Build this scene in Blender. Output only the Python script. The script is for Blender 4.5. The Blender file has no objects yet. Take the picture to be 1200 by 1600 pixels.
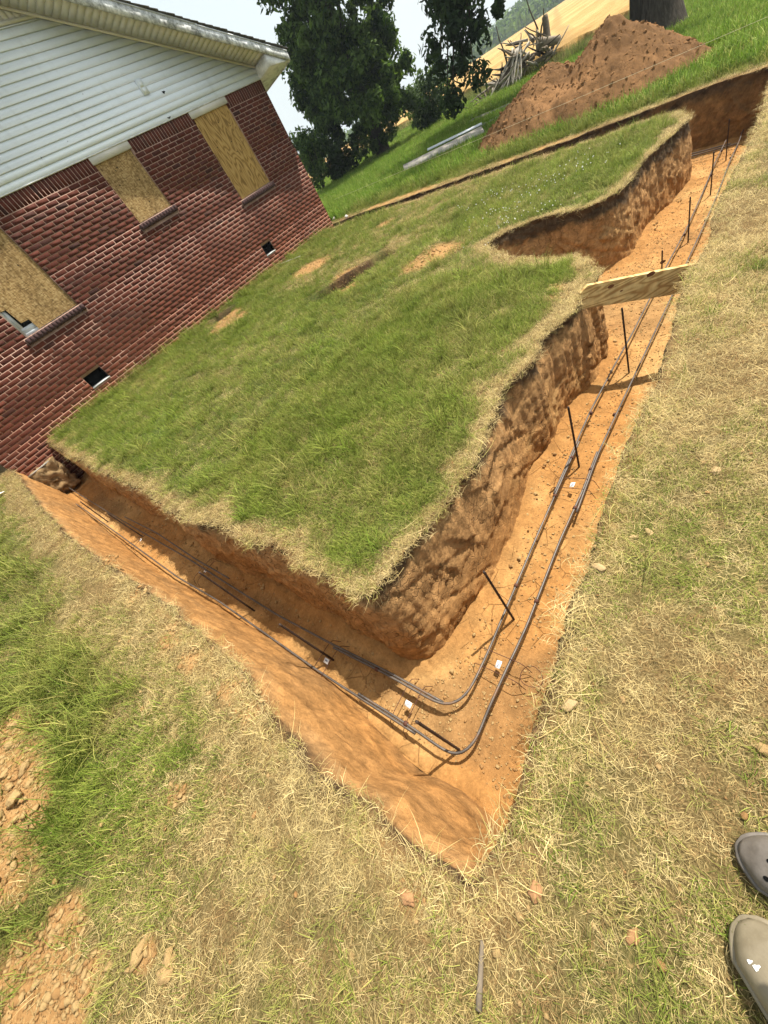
import bpy, bmesh, math, random
import numpy as np
from mathutils import Vector, Matrix
from mathutils.geometry import delaunay_2d_cdt
from mathutils.kdtree import KDTree

random.seed(7)
rng = np.random.default_rng(11)
SC = bpy.context.scene
COL = SC.collection
CAMZ = 1.55

# ------------------------------------------------------------------ camera
# rows: world X, Y, Z expressed in (image right, image down, forward)
RM = np.array([[0.50957428, -0.76361672, 0.39651426],
               [-0.7187869, -0.12448905, 0.68399405],
               [-0.47294761, -0.63355504, -0.61231412]])
FPX = 570.0
cam_d = bpy.data.cameras.new('camera')
cam = bpy.data.objects.new('camera', cam_d)
COL.objects.link(cam)
cam_d.sensor_fit = 'VERTICAL'
cam_d.sensor_height = 36.0
cam_d.lens = FPX / 1600.0 * 36.0
cam_d.clip_start = 0.03
cam_d.clip_end = 3000.0
M3 = Matrix([[RM[i][0], -RM[i][1], -RM[i][2]] for i in range(3)])
cam.matrix_world = Matrix.Translation((0, 0, CAMZ)) @ M3.to_4x4()
SC.camera = cam

# ------------------------------------------------------------------ light
SUN_EL = math.radians(59.0)
SUN_AZ = math.radians(-23.0)          # direction towards the sun, from +X
wld = bpy.data.worlds.new('World')
SC.world = wld
wld.use_nodes = True
wn = wld.node_tree.nodes
wl = wld.node_tree.links
wn.clear()
sky = wn.new('ShaderNodeTexSky')
sky.sky_type = 'NISHITA'
sky.sun_disc = False
sky.sun_elevation = SUN_EL
sky.sun_rotation = math.pi / 2 - SUN_AZ
sky.altitude = 0
sky.air_density = 1.6
sky.dust_density = 6.0
sky.ozone_density = 1.0
bg = wn.new('ShaderNodeBackground')
bg.inputs['Strength'].default_value = 0.090
wo = wn.new('ShaderNodeOutputWorld')
veil = wn.new('ShaderNodeMix'); veil.data_type = 'RGBA'
veil.inputs[0].default_value = 0.6
veil.inputs[7].default_value = (7.4, 8.1, 8.2, 1)      # thin white summer haze over the whole sky
wl.new(sky.outputs[0], veil.inputs[6])
wl.new(veil.outputs[2], bg.inputs[0])
wl.new(bg.outputs[0], wo.inputs[0])
sun_d = bpy.data.lights.new('sun', 'SUN')
sun_d.energy = 5.0
sun_d.angle = math.radians(0.6)
sun_d.color = (1.0, 0.95, 0.86)
sun = bpy.data.objects.new('sun', sun_d)
COL.objects.link(sun)
sv = Vector((math.cos(SUN_AZ) * math.cos(SUN_EL), math.sin(SUN_AZ) * math.cos(SUN_EL), math.sin(SUN_EL)))
sun.rotation_euler = sv.to_track_quat('Z', 'Y').to_euler()
sun.location = (20, -10, 30)
SC.view_settings.view_transform = 'Standard'
SC.view_settings.look = 'None'
SC.view_settings.exposure = 0.76
SC.view_settings.gamma = 1.0
SC.view_settings.use_curve_mapping = False
SC.cycles.max_bounces = 5
SC.cycles.diffuse_bounces = 2
SC.cycles.glossy_bounces = 2
SC.cycles.transmission_bounces = 3
SC.cycles.transparent_max_bounces = 8

# ------------------------------------------------------------------ noise
def _h(ix, iy, iz, seed):
    n = (ix * 374761393 + iy * 668265263 + iz * 1440662683 + seed * 1274126177) & 0xffffffff
    n = ((n ^ (n >> 13)) * 1274126177) & 0xffffffff
    n = n ^ (n >> 16)
    return (n & 0xffff) / 32767.5 - 1.0

def vnoise(p, seed=0):
    p = np.asarray(p, float)
    i = np.floor(p).astype(np.int64)
    f = p - i
    f = f * f * (3 - 2 * f)
    x, y, z = i[..., 0], i[..., 1], i[..., 2]
    fx, fy, fz = f[..., 0], f[..., 1], f[..., 2]
    r = 0
    for a in (0, 1):
        wa = fx if a else 1 - fx
        for b in (0, 1):
            wb = fy if b else 1 - fy
            for c in (0, 1):
                wc = fz if c else 1 - fz
                r = r + _h(x + a, y + b, z + c, seed) * wa * wb * wc
    return r

def fbm(p, octv=4, seed=0, gain=0.5):
    p = np.asarray(p, float)
    r, a, t = 0, 1.0, 0
    for o in range(octv):
        r = r + vnoise(p * (2.0 ** o), seed + o * 17) * a
        t += a
        a *= gain
    return r / t

def worley(P, seed=0):
    """cellular noise: returns F1, F2 and the id value of the nearest cell"""
    P = np.asarray(P, float)
    sh = P.shape[:-1]
    P = P.reshape(-1, 3)
    i = np.floor(P).astype(np.int64)
    f1 = np.full(len(P), 9.0); f2 = np.full(len(P), 9.0); idv = np.zeros(len(P)); tilt = np.zeros(len(P))
    for a in (-1, 0, 1):
        for b in (-1, 0, 1):
            for c in (-1, 0, 1):
                cx, cy, cz = i[:, 0] + a, i[:, 1] + b, i[:, 2] + c
                q = np.stack([cx + 0.5 + 0.45 * _h(cx, cy, cz, seed), cy + 0.5 + 0.45 * _h(cx, cy, cz, seed + 1), cz + 0.5 + 0.45 * _h(cx, cy, cz, seed + 2)], 1)
                v = P - q
                d = (v ** 2).sum(1)
                m = d < f1
                f2 = np.where(m, f1, np.minimum(f2, d)); f1 = np.where(m, d, f1)
                idv = np.where(m, _h(cx, cy, cz, seed + 3), idv)
                tilt = np.where(m, v[:, 0] * _h(cx, cy, cz, seed + 4) + v[:, 1] * _h(cx, cy, cz, seed + 5) + v[:, 2] * _h(cx, cy, cz, seed + 6), tilt)
    return np.sqrt(f1).reshape(sh), np.sqrt(f2).reshape(sh), idv.reshape(sh), tilt.reshape(sh)

def n2(x, y, s, octv=3, seed=0):
    x = np.asarray(x, float); y = np.asarray(y, float)
    return fbm(np.stack([x * s, y * s, np.zeros_like(x) + 0.37], -1), octv, seed)

def sst(a, b, x):
    t = np.clip((np.asarray(x, float) - a) / (b - a), 0, 1)
    return t * t * (3 - 2 * t)

# ------------------------------------------------------------------ terrain heights
def g_near(x, y):
    yy = np.clip(y, -12, 16) + np.clip(y - 16, 0, 40) * 0.04
    xx = np.clip(x, -14, 40)
    return -0.03 * xx * (1 - 0.055 * np.clip(y, 0, 9)) + 0.136 * yy

def el_top(az):
    return np.clip(1.2 + 0.075 * (az - 16), 0.5, 3.6)

def g_base(x, y):
    x = np.asarray(x, float); y = np.asarray(y, float)
    d = np.hypot(x, y) + 1e-9
    az = np.degrees(np.arctan2(y, x))
    k = np.minimum(d, 27.0) / d
    zn = g_near(x * k, y * k)
    ztop = CAMZ + 220 * np.tan(np.radians(el_top(az)))
    dd = np.clip(d - 27.0, 0, 193)
    zf = zn + (ztop - zn) * dd / 193.0 - np.clip(d - 220, 0, 800) * 0.03
    return zf

# extra relief on the lawn: little scarps, scrapes and heaps
def ground_z(x, y):
    x = np.asarray(x, float); y = np.asarray(y, float)
    z = g_base(x, y)
    near = 1 - sst(14, 30, np.hypot(x, y))
    z = z + near * (0.022 * n2(x, y, 1.7, 3, 3) + 0.010 * n2(x, y, 8.0, 3, 5))
    # old walk cut in the lawn (low dark scarp)
    ax, ay, bx, by = 4.45, 5.5, 5.95, 4.86
    L = math.hypot(bx - ax, by - ay)
    ux, uy = (bx - ax) / L, (by - ay) / L
    s = (x - ax) * ux + (y - ay) * uy
    t = -(x - ax) * uy + (y - ay) * ux
    w = sst(-0.1, 0.15, s) * (1 - sst(L - 0.15, L + 0.1, s))
    tn = t + 0.10 * n2(x, y, 3.5, 3, 8)
    z = z - w * (0.26 + 0.10 * n2(x, y, 4, 3, 18)) * sst(-0.55, -0.08, tn) * (1 - sst(0.05, 0.11, tn))
    # pit by the house wall
    r = np.hypot((x - 4.60) / 0.50, (y - 8.42) / 0.30)
    z = z - 0.42 * (1 - sst(0.6, 1.0, r + 0.2 * n2(x, y, 6, 2, 9)))
    # loose dirt scrape
    r = np.hypot((x - 5.35) / 0.62, (y - 3.6) / 0.25)
    m = (1 - sst(0.3, 1.1, r))
    z = z + m * (0.05 + 0.05 * n2(x, y, 12, 3, 13))
    # clod heap at the left
    r = np.hypot((x + 1.62) / 0.42, (y - 2.25) / 0.75)
    m = (1 - sst(0.3, 1.15, r + 0.2 * n2(x, y, 3, 2, 21)))
    if np.size(x) > 1:
        _, _, wi, wt = worley(np.stack([x * 11, y * 11, x * 0 + 0.5], -1), 61)
        z = z + m * (0.04 + 0.03 * n2(x, y, 9, 3, 23) + 0.028 * wi + 0.05 * wt)
    else:
        z = z + m * (0.04 + 0.03 * n2(x, y, 9, 3, 23))
    return z

def ray(px, py):
    v = np.array([px - 600.0, py - 800.0, FPX]) / FPX
    return RM @ v

def hit(px, py, fn=g_base, off=0.0):
    r = ray(px, py)
    t = np.arange(0.3, 60, 0.01)
    p = np.outer(t, r)
    f = p[:, 2] + CAMZ - fn(p[:, 0], p[:, 1]) - off
    k = np.argmax(f < 0)
    if f[k] >= 0:
        k = len(t) - 1
    return p[k] + np.array([0, 0, CAMZ])

# ------------------------------------------------------------------ mesh helpers
def mesh_np(name, V, F, mat=None, smooth=False, attrs=None):
    me = bpy.data.meshes.new(name)
    V = np.asarray(V, np.float32)
    F = [np.asarray(F)] if isinstance(F, np.ndarray) else F
    loops, starts, tot = [], [], 0
    for A in F:
        A = np.asarray(A, np.int32)
        if A.size == 0:
            continue
        n, k = A.shape
        loops.append(A.ravel())
        starts.append(tot + np.arange(n) * k)
        tot += n * k
    me.vertices.add(len(V))
    me.vertices.foreach_set('co', V.ravel())
    me.loops.add(tot)
    me.loops.foreach_set('vertex_index', np.concatenate(loops))
    st = np.concatenate(starts).astype(np.int32)
    me.polygons.add(len(st))
    me.polygons.foreach_set('loop_start', st)
    me.update(calc_edges=True)
    if smooth:
        me.polygons.foreach_set('use_smooth', np.ones(len(st), bool))
    if attrs:
        for k, a in attrs.items():
            a = np.asarray(a, np.float32)
            if a.ndim == 1:
                at = me.attributes.new(k, 'FLOAT', 'POINT')
                at.data.foreach_set('value', a)
            else:
                at = me.attributes.new(k, 'FLOAT_VECTOR', 'POINT')
                at.data.foreach_set('vector', a.ravel())
    if mat:
        me.materials.append(mat)
    me.validate()
    return me

def link(name, me, parent=None, loc=None, kind=None):
    o = bpy.data.objects.new(name, me)
    COL.objects.link(o)
    if parent is not None:
        o.parent = parent
    if loc is not None:
        o.location = loc
    if kind:
        o['kind'] = kind
    return o

def tag(o, label, cat, group=None):
    o['label'] = label
    o['category'] = cat
    if group:
        o['group'] = group
    return o

def empty(name, loc=(0, 0, 0), rz=0):
    o = bpy.data.objects.new(name, None)
    o.empty_display_size = 0.1
    COL.objects.link(o)
    o.location = loc
    o.rotation_euler = (0, 0, rz)
    return o

class MB:
    """collects boxes and tubes into one mesh"""
    def __init__(self):
        self.v = []; self.q = []; self.t = []; self.n = 0; self.a = []
    def add(self, V, Q=None, T=None, a=0.0):
        V = np.asarray(V, float)
        self.v.append(V)
        if Q is not None and len(Q): self.q.append(np.asarray(Q, int) + self.n)
        if T is not None and len(T): self.t.append(np.asarray(T, int) + self.n)
        self.a.append(np.full(len(V), a) if np.isscalar(a) else np.asarray(a, float))
        self.n += len(V)
    def box(self, x0, x1, y0, y1, z0, z1, a=0.0):
        V = [(x, y, z) for z in (z0, z1) for y in (y0, y1) for x in (x0, x1)]
        self.add(V, BOXQ, a=a)
    def hexa(self, V8, a=0.0):
        self.add(V8, BOXQ, a=a)
    def tube(self, P, R, k=6, a=0.0, cap=True):
        P = np.asarray(P, float)
        R = np.full(len(P), R) if np.isscalar(R) else np.asarray(R, float)
        T = np.gradient(P, axis=0)
        T /= np.linalg.norm(T, axis=1)[:, None] + 1e-12
        ref = np.array([0.0, 0, 1]) if abs(T[0][2]) < 0.9 else np.array([1.0, 0, 0])
        N = np.zeros_like(P)
        n = ref - T[0] * (ref @ T[0]); n /= np.linalg.norm(n)
        for i in range(len(P)):
            n = n - T[i] * (n @ T[i]); n /= np.linalg.norm(n) + 1e-12
            N[i] = n
        B = np.cross(T, N)
        th = np.arange(k) * 2 * math.pi / k
        V = P[:, None, :] + R[:, None, None] * (np.cos(th)[None, :, None] * N[:, None, :] + np.sin(th)[None, :, None] * B[:, None, :])
        V = V.reshape(-1, 3)
        m = len(P)
        i = np.arange(m - 1)[:, None] * k
        j = np.arange(k)[None, :]
        Q = np.stack([i + j, i + (j + 1) % k, i + k + (j + 1) % k, i + k + j], -1).reshape(-1, 4)
        Tr = None
        if cap:
            V = np.vstack([V, P[:1], P[-1:]])
            c0, c1 = m * k, m * k + 1
            Tr = [(c0, (q + 1) % k, q) for q in range(k)] + [(c1, (m - 1) * k + q, (m - 1) * k + (q + 1) % k) for q in range(k)]
        self.add(V, Q, Tr, a=a)
    def mesh(self, name, mat, smooth=False, attr=None):
        V = np.vstack(self.v)
        F = []
        if self.q: F.append(np.vstack(self.q))
        if self.t: F.append(np.vstack(self.t))
        at = {attr: np.concatenate(self.a)} if attr else None
        return mesh_np(name, V, F, mat, smooth, at)
    def build(self, name, mat, parent=None, smooth=False, attr=None, kind=None):
        return link(name, self.mesh(name, mat, smooth, attr), parent, kind=kind)
BOXQ = [(0, 2, 3, 1), (4, 5, 7, 6), (0, 1, 5, 4), (1, 3, 7, 5), (3, 2, 6, 7), (2, 0, 4, 6)]

def ico(sub=1):
    bm = bmesh.new()
    bmesh.ops.create_icosphere(bm, subdivisions=sub, radius=1.0)
    V = np.array([v.co[:] for v in bm.verts]); F = np.array([[v.index for v in f.verts] for f in bm.faces])
    bm.free()
    return V, F
ICO1, ICO2, ICO3 = ico(1), ico(2), ico(3)

# ------------------------------------------------------------------ materials
class NT:
    def __init__(self, name, rough=0.9, spec=0.2):
        self.m = bpy.data.materials.new(name)
        self.m.use_nodes = True
        self.t = self.m.node_tree
        self.b = self.t.nodes['Principled BSDF']
        self.b.inputs['Roughness'].default_value = rough
        self.b.inputs['Specular IOR Level'].default_value = spec
    def n(self, typ, **kw):
        nd = self.t.nodes.new(typ)
        for k, v in kw.items():
            setattr(nd, k, v)
        return nd
    def l(self, a, b):
        self.t.links.new(a, b)
    def attr(self, name, typ='GEOMETRY'):
        return self.n('ShaderNodeAttribute', attribute_name=name, attribute_type=typ)
    def coord(self, which='Object', scale=(1, 1, 1), rot=(0, 0, 0)):
        c = self.n('ShaderNodeTexCoord')
        mp = self.n('ShaderNodeMapping')
        mp.inputs['Scale'].default_value = scale
        mp.inputs['Rotation'].default_value = rot
        self.l(c.outputs[which], mp.inputs['Vector'])
        return mp.outputs[0]
    def pos(self, scale=(1, 1, 1), rot=(0, 0, 0)):
        c = self.n('ShaderNodeNewGeometry')
        mp = self.n('ShaderNodeMapping')
        mp.inputs['Scale'].default_value = scale
        mp.inputs['Rotation'].default_value = rot
        self.l(c.outputs['Position'], mp.inputs['Vector'])
        return mp.outputs[0]
    def noise(self, vec, scale, detail=4, rough=0.6, dist=0.0):
        nd = self.n('ShaderNodeTexNoise')
        nd.inputs['Scale'].default_value = scale
        nd.inputs['Detail'].default_value = detail
        nd.inputs['Roughness'].default_value = rough
        nd.inputs['Distortion'].default_value = dist
        self.l(vec, nd.inputs['Vector'])
        return nd.outputs['Fac']
    def voro(self, vec, scale, feature='F1', out='Distance', rnd=1.0):
        nd = self.n('ShaderNodeTexVoronoi', feature=feature)
        nd.inputs['Scale'].default_value = scale
        nd.inputs['Randomness'].default_value = rnd
        self.l(vec, nd.inputs['Vector'])
        return nd.outputs[out]
    def ramp(self, fac, stops, interp='LINEAR'):
        nd = self.n('ShaderNodeValToRGB')
        cr = nd.color_ramp
        cr.interpolation = interp
        while len(cr.elements) < len(stops):
            cr.elements.new(0.5)
        for e, (p, c) in zip(cr.elements, stops):
            e.position = p
            e.color = (c, c, c, 1) if np.isscalar(c) else (*c, 1)
        self.l(fac, nd.inputs[0])
        return nd.outputs[0]
    def mix(self, fac, a, b, mode='MIX'):
        nd = self.n('ShaderNodeMix', data_type='RGBA', blend_type=mode)
        for sock, v in ((nd.inputs[0], fac), (nd.inputs[6], a), (nd.inputs[7], b)):
            if isinstance(v, bpy.types.NodeSocket):
                self.l(v, sock)
            elif np.isscalar(v):
                sock.default_value = v if sock.type == 'VALUE' else (v, v, v, 1)
            else:
                sock.default_value = (*v, 1)
        return nd.outputs[2]
    def math(self, op, a, b=0.0, clamp=False):
        nd = self.n('ShaderNodeMath', operation=op, use_clamp=clamp)
        for s, v in ((nd.inputs[0], a), (nd.inputs[1], b)):
            if isinstance(v, bpy.types.NodeSocket): self.l(v, s)
            else: s.default_value = v
        return nd.outputs[0]
    def bump(self, h, strength=0.5, dist=0.01, prev=None):
        nd = self.n('ShaderNodeBump')
        nd.inputs['Strength'].default_value = strength
        nd.inputs['Distance'].default_value = dist
        self.l(h, nd.inputs['Height'])
        if prev is not None:
            self.l(prev, nd.inputs['Normal'])
        return nd.outputs[0]
    def color(self, c):
        if isinstance(c, bpy.types.NodeSocket): self.l(c, self.b.inputs['Base Color'])
        else: self.b.inputs['Base Color'].default_value = (*c, 1)
    def normal(self, nrm):
        self.l(nrm, self.b.inputs['Normal'])

MAT = {}
def simple(name, col, rough=0.8, spec=0.2, var=0.15, scale=6.0, bump=0.0, metal=0.0):
    k = NT(name, rough, spec)
    v = k.coord()
    nz = k.noise(v, scale, 5)
    c0 = tuple(c * (1 - var) for c in col); c1 = tuple(min(1, c * (1 + var)) for c in col)
    k.color(k.ramp(nz, [(0.3, c0), (0.7, c1)]))
    if bump:
        k.normal(k.bump(k.noise(v, scale * 6, 4), bump, 0.004))
    k.b.inputs['Metallic'].default_value = metal
    MAT[name] = k.m
    return k.m

# clay / soil with strata attribute
def clay_material(name, floor):
    k = NT(name, 0.95, 0.12)
    p = k.pos()
    col = k.attr('col').outputs['Vector']
    n1 = k.noise(p, 9.0, 6, 0.65)
    n2_ = k.noise(p, 55.0, 5, 0.7)
    n3 = k.noise(p, 220.0, 3, 0.6)
    c = k.mix(1.0, col, k.ramp(n1, [(0.25, 0.66), (0.75, 1.28)]), 'MULTIPLY')
    c = k.mix(1.0, c, k.ramp(n2_, [(0.28, 0.74), (0.72, 1.22)]), 'MULTIPLY')
    # pale grit and dark crumbs
    gr = k.voro(p, 95.0)
    c = k.mix(k.math('MULTIPLY', k.ramp(gr, [(0.12, 1.0), (0.2, 0.0)]), k.ramp(n1, [(0.5, 0.0), (0.62, 0.55)])), c, (0.52, 0.36, 0.18))
    dk = k.voro(k.pos((1, 1, 1), (0.3, 0.2, 0.1)), 70.0)
    c = k.mix(k.math('MULTIPLY', k.ramp(dk, [(0.1, 1.0), (0.16, 0.0)]), k.ramp(n2_, [(0.55, 0.0), (0.6, 0.7)])), c, (0.10, 0.05, 0.022))
    h = k.math('ADD', k.math('MULTIPLY', n2_, 1.0), k.math('MULTIPLY', n3, 0.35))
    if floor:
        wv = k.voro(p, 6.5, 'DISTANCE_TO_EDGE')
        ck = k.math('MULTIPLY', k.ramp(wv, [(0.0, 1.0), (0.018, 0.0)]), k.ramp(k.noise(p, 2.3, 2), [(0.5, 0.0), (0.6, 1.0)]))
        c = k.mix(k.math('MULTIPLY', ck, 0.55), c, (0.14, 0.065, 0.022))
        h = k.math('SUBTRACT', h, k.math('MULTIPLY', ck, 0.9))
    elif floor is None:
        sc = k.noise(k.pos((3, 3, 18)), 3.0, 5, 0.7)
        h = k.math('ADD', h, k.math('MULTIPLY', sc, 0.6))
    else:
        sc = k.noise(k.pos((6, 6, 6)), 12.0, 6, 0.75)
        h = k.math('ADD', h, k.math('MULTIPLY', sc, 1.2))
        wp = k.n('ShaderNodeVectorMath', operation='ADD')
        wn_ = k.n('ShaderNodeTexNoise'); wn_.inputs['Scale'].default_value = 14.0; wn_.inputs['Detail'].default_value = 4.0
        k.l(p, wn_.inputs['Vector'])
        ws = k.n('ShaderNodeVectorMath', operation='SCALE'); ws.inputs['Scale'].default_value = 0.07
        k.l(wn_.outputs['Color'], ws.inputs[0]); k.l(p, wp.inputs[0]); k.l(ws.outputs[0], wp.inputs[1])
        ve = k.voro(wp.outputs[0], 17.0, 'DISTANCE_TO_EDGE')
        ck = k.math('MULTIPLY', k.ramp(ve, [(0.0, 1.0), (0.05, 0.0)]), k.ramp(k.noise(p, 3.1, 3), [(0.42, 0.0), (0.6, 1.0)]))
        c = k.mix(k.math('MULTIPLY', ck, 0.6), c, (0.07, 0.036, 0.014))
        h = k.math('SUBTRACT', h, k.math('MULTIPLY', ck, 1.6))
    k.color(c)
    k.normal(k.bump(h, 0.75 if floor else 0.7, 0.010))
    MAT[name] = k.m
    return k.m
clay_material('clay_floor', True)
clay_material('clay_wall', False)
clay_material('clay_bank', None)

# lawn ground below the blades
k = NT('lawn_soil', 0.95, 0.1)
p = k.pos()
green = k.attr('green').outputs['Fac']; dirt = k.attr('dirt').outputs['Fac']; dark = k.attr('dark').outputs['Fac']
f1 = k.noise(p, 38.0, 6, 0.7, 0.6); f2 = k.noise(p, 150.0, 4, 0.7, 0.4); f3 = k.noise(p, 6.0, 4)
straw = k.ramp(f2, [(0.3, (0.070, 0.046, 0.018)), (0.5, (0.16, 0.11, 0.044)), (0.72, (0.34, 0.25, 0.11))])
grn = k.ramp(f2, [(0.3, (0.03, 0.045, 0.010)), (0.55, (0.075, 0.10, 0.024)), (0.75, (0.17, 0.17, 0.05))])
soil = k.ramp(f1, [(0.25, (0.24, 0.125, 0.046)), (0.5, (0.36, 0.20, 0.075)), (0.75, (0.47, 0.31, 0.14))])
c = k.mix(green, straw, grn)
c = k.mix(k.math('MULTIPLY', k.ramp(f1, [(0.55, 0.0), (0.7, 0.75)]), k.ramp(f3, [(0.4, 0.0), (0.6, 1.0)])), c, soil)
c = k.mix(dirt, c, soil)
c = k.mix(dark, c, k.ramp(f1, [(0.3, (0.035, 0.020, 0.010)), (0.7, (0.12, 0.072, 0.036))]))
k.color(c)
k.normal(k.bump(k.math('ADD', f1, k.math('MULTIPLY', f2, 0.5)), 0.8, 0.02))
MAT['lawn_soil'] = k.m

def blade_material(name, trans=0.35):
    k = NT(name, 0.75, 0.18)
    tint = k.attr('tint', 'INSTANCER').outputs['Color']
    bv = k.attr('bv').outputs['Fac']
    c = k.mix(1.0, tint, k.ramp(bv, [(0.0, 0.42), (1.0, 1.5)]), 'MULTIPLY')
    k.color(c)
    tr = k.n('ShaderNodeBsdfTranslucent')
    k.l(c, tr.inputs['Color'])
    mx = k.n('ShaderNodeMixShader'); mx.inputs[0].default_value = trans
    out = k.t.nodes['Material Output']
    k.l(k.b.outputs[0], mx.inputs[1]); k.l(tr.outputs[0], mx.inputs[2]); k.l(mx.outputs[0], out.inputs[0])
    MAT[name] = k.m
    return k.m
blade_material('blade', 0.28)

def leaf_material(name, c0, c1, trans=0.3):
    k = NT(name, 0.7, 0.08)
    bv = k.attr('bv').outputs['Fac']
    c = k.ramp(bv, [(0.0, c0), (1.0, c1)])
    k.color(c)
    tr = k.n('ShaderNodeBsdfTranslucent')
    k.l(k.mix(1.0, c, (1.3, 1.5, 0.6), 'MULTIPLY'), tr.inputs['Color'])
    mx = k.n('ShaderNodeMixShader'); mx.inputs[0].default_value = trans
    k.l(k.b.outputs[0], mx.inputs[1]); k.l(tr.outputs[0], mx.inputs[2])
    k.l(mx.outputs[0], k.t.nodes['Material Output'].inputs[0])
    MAT[name] = k.m
    return k.m
leaf_material('leaf_mid', (0.020, 0.042, 0.012), (0.150, 0.220, 0.055), 0.32)
leaf_material('leaf_dark', (0.016, 0.030, 0.011), (0.055, 0.085, 0.028), 0.2)
leaf_material('leaf_light', (0.05, 0.085, 0.02), (0.14, 0.19, 0.045))

# bark
k = NT('bark', 0.95, 0.1)
v = k.coord('Object', (6, 6, 1.1))
a = k.noise(v, 3.0, 6, 0.7, 0.8)
k.color(k.ramp(a, [(0.3, (0.022, 0.018, 0.014)), (0.6, (0.085, 0.07, 0.055)), (0.8, (0.16, 0.14, 0.115))]))
k.normal(k.bump(a, 1.0, 0.06))
MAT['bark'] = k.m
k = NT('dead_wood', 0.9, 0.15)
v = k.coord('Object', (1, 1, 1))
a = k.noise(v, 7.0, 5, 0.7)
bv = k.attr('bv').outputs['Fac']
c = k.ramp(bv, [(0.0, (0.05, 0.038, 0.028)), (0.5, (0.22, 0.175, 0.125)), (1.0, (0.55, 0.50, 0.42))])
k.color(k.mix(1.0, c, k.ramp(a, [(0.3, 0.55), (0.7, 1.25)]), 'MULTIPLY'))
k.normal(k.bump(a, 0.5, 0.02))
MAT['dead_wood'] = k.m

# bricks and mortar
k = NT('brick', 0.85, 0.25)
p = k.pos()
bv = k.attr('bv').outputs['Fac']
c = k.ramp(bv, [(0.0, (0.040, 0.012, 0.008)), (0.45, (0.076, 0.017, 0.009)), (0.8, (0.104, 0.024, 0.012)), (1.0, (0.065, 0.022, 0.015))])
nz = k.noise(p, 26.0, 5, 0.7)
c = k.mix(1.0, c, k.ramp(nz, [(0.3, 0.82), (0.7, 1.15)]), 'MULTIPLY')
sep = k.n('ShaderNodeSeparateXYZ'); k.l(p, sep.inputs[0])
lowz = k.n('ShaderNodeMapRange'); lowz.inputs[1].default_value = 2.55; lowz.inputs[2].default_value = 1.15
k.l(sep.outputs[2], lowz.inputs[0])
ns = k.noise(p, 0.9, 4, 0.6)
stain = k.math('MULTIPLY', lowz.outputs[0], k.ramp(ns, [(0.3, 0.10), (0.7, 0.5)]))
c = k.mix(stain, c, (0.21, 0.062, 0.026))
k.color(c)
k.normal(k.bump(k.noise(p, 90.0, 4), 0.35, 0.004))
MAT['brick'] = k.m
k = NT('mortar', 0.95, 0.1)
p = k.pos()
sep = k.n('ShaderNodeSeparateXYZ'); k.l(p, sep.inputs[0])
lowz = k.n('ShaderNodeMapRange'); lowz.inputs[1].default_value = 2.4; lowz.inputs[2].default_value = 1.1
k.l(sep.outputs[2], lowz.inputs[0])
c = k.ramp(k.noise(p, 18.0, 5), [(0.3, (0.25, 0.145, 0.105)), (0.7, (0.42, 0.285, 0.22))])
st = k.math('MULTIPLY', lowz.outputs[0], k.ramp(k.noise(p, 1.4, 4), [(0.35, 0.0), (0.65, 0.75)]))
c = k.mix(st, c, (0.36, 0.16, 0.085))
k.color(c)
k.normal(k.bump(k.noise(p, 120.0, 3), 0.5, 0.004))
MAT['mortar'] = k.m
# sill bricks, sooty
simple('sill_brick', (0.062, 0.034, 0.033), 0.9, 0.2, 0.35, 22.0, 0.3)
# vinyl siding
k = NT('siding', 0.6, 0.3)
p = k.pos()
c = k.ramp(k.noise(p, 1.2, 5, 0.7), [(0.3, (0.74, 0.80, 0.85)), (0.7, (0.82, 0.88, 0.93))])
c = k.mix(k.math('MULTIPLY', k.ramp(k.noise(k.pos((1, 1, 0.25)), 5.0, 5, 0.7), [(0.55, 0.0), (0.8, 0.5)]), 0.6), c, (0.42, 0.44, 0.40))
k.color(c)
k.normal(k.bump(k.noise(k.pos((2, 2, 30)), 12.0, 3), 0.15, 0.003))
MAT['siding'] = k.m
k = NT('soffit', 0.7, 0.2)
k.color(k.ramp(k.noise(k.pos(), 3.0, 5), [(0.3, (0.63, 0.62, 0.58)), (0.7, (0.75, 0.74, 0.70))]))
MAT['soffit'] = k.m
k = NT('trim_white', 0.65, 0.3)
p = k.pos((1, 1, 1))
c = k.ramp(k.noise(p, 4.0, 6, 0.75), [(0.35, (0.45, 0.46, 0.45)), (0.55, (0.78, 0.79, 0.78))])
k.color(c)
MAT['trim_white'] = k.m
k = NT('fascia', 0.7, 0.25)
p = k.pos()
c = k.ramp(k.noise(p, 9.0, 6, 0.8), [(0.36, (0.20, 0.21, 0.205)), (0.5, (0.55, 0.57, 0.57)), (0.6, (0.80, 0.82, 0.82))])
k.color(c)
MAT['fascia'] = k.m
simple('lintel', (0.62, 0.60, 0.56), 0.5, 0.4, 0.1, 3.0)
simple('shingle', (0.10, 0.098, 0.092), 0.95, 0.1, 0.4, 30.0, 0.6)
simple('black_void', (0.006, 0.006, 0.006), 0.9, 0.05, 0.1)
simple('vent_frame', (0.42, 0.42, 0.40), 0.5, 0.4, 0.2, 12.0)
simple('window_frame', (0.55, 0.58, 0.60), 0.45, 0.4, 0.15, 8.0)
k = NT('glass', 0.08, 0.5); k.color((0.012, 0.014, 0.015)); MAT['glass'] = k.m
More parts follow.
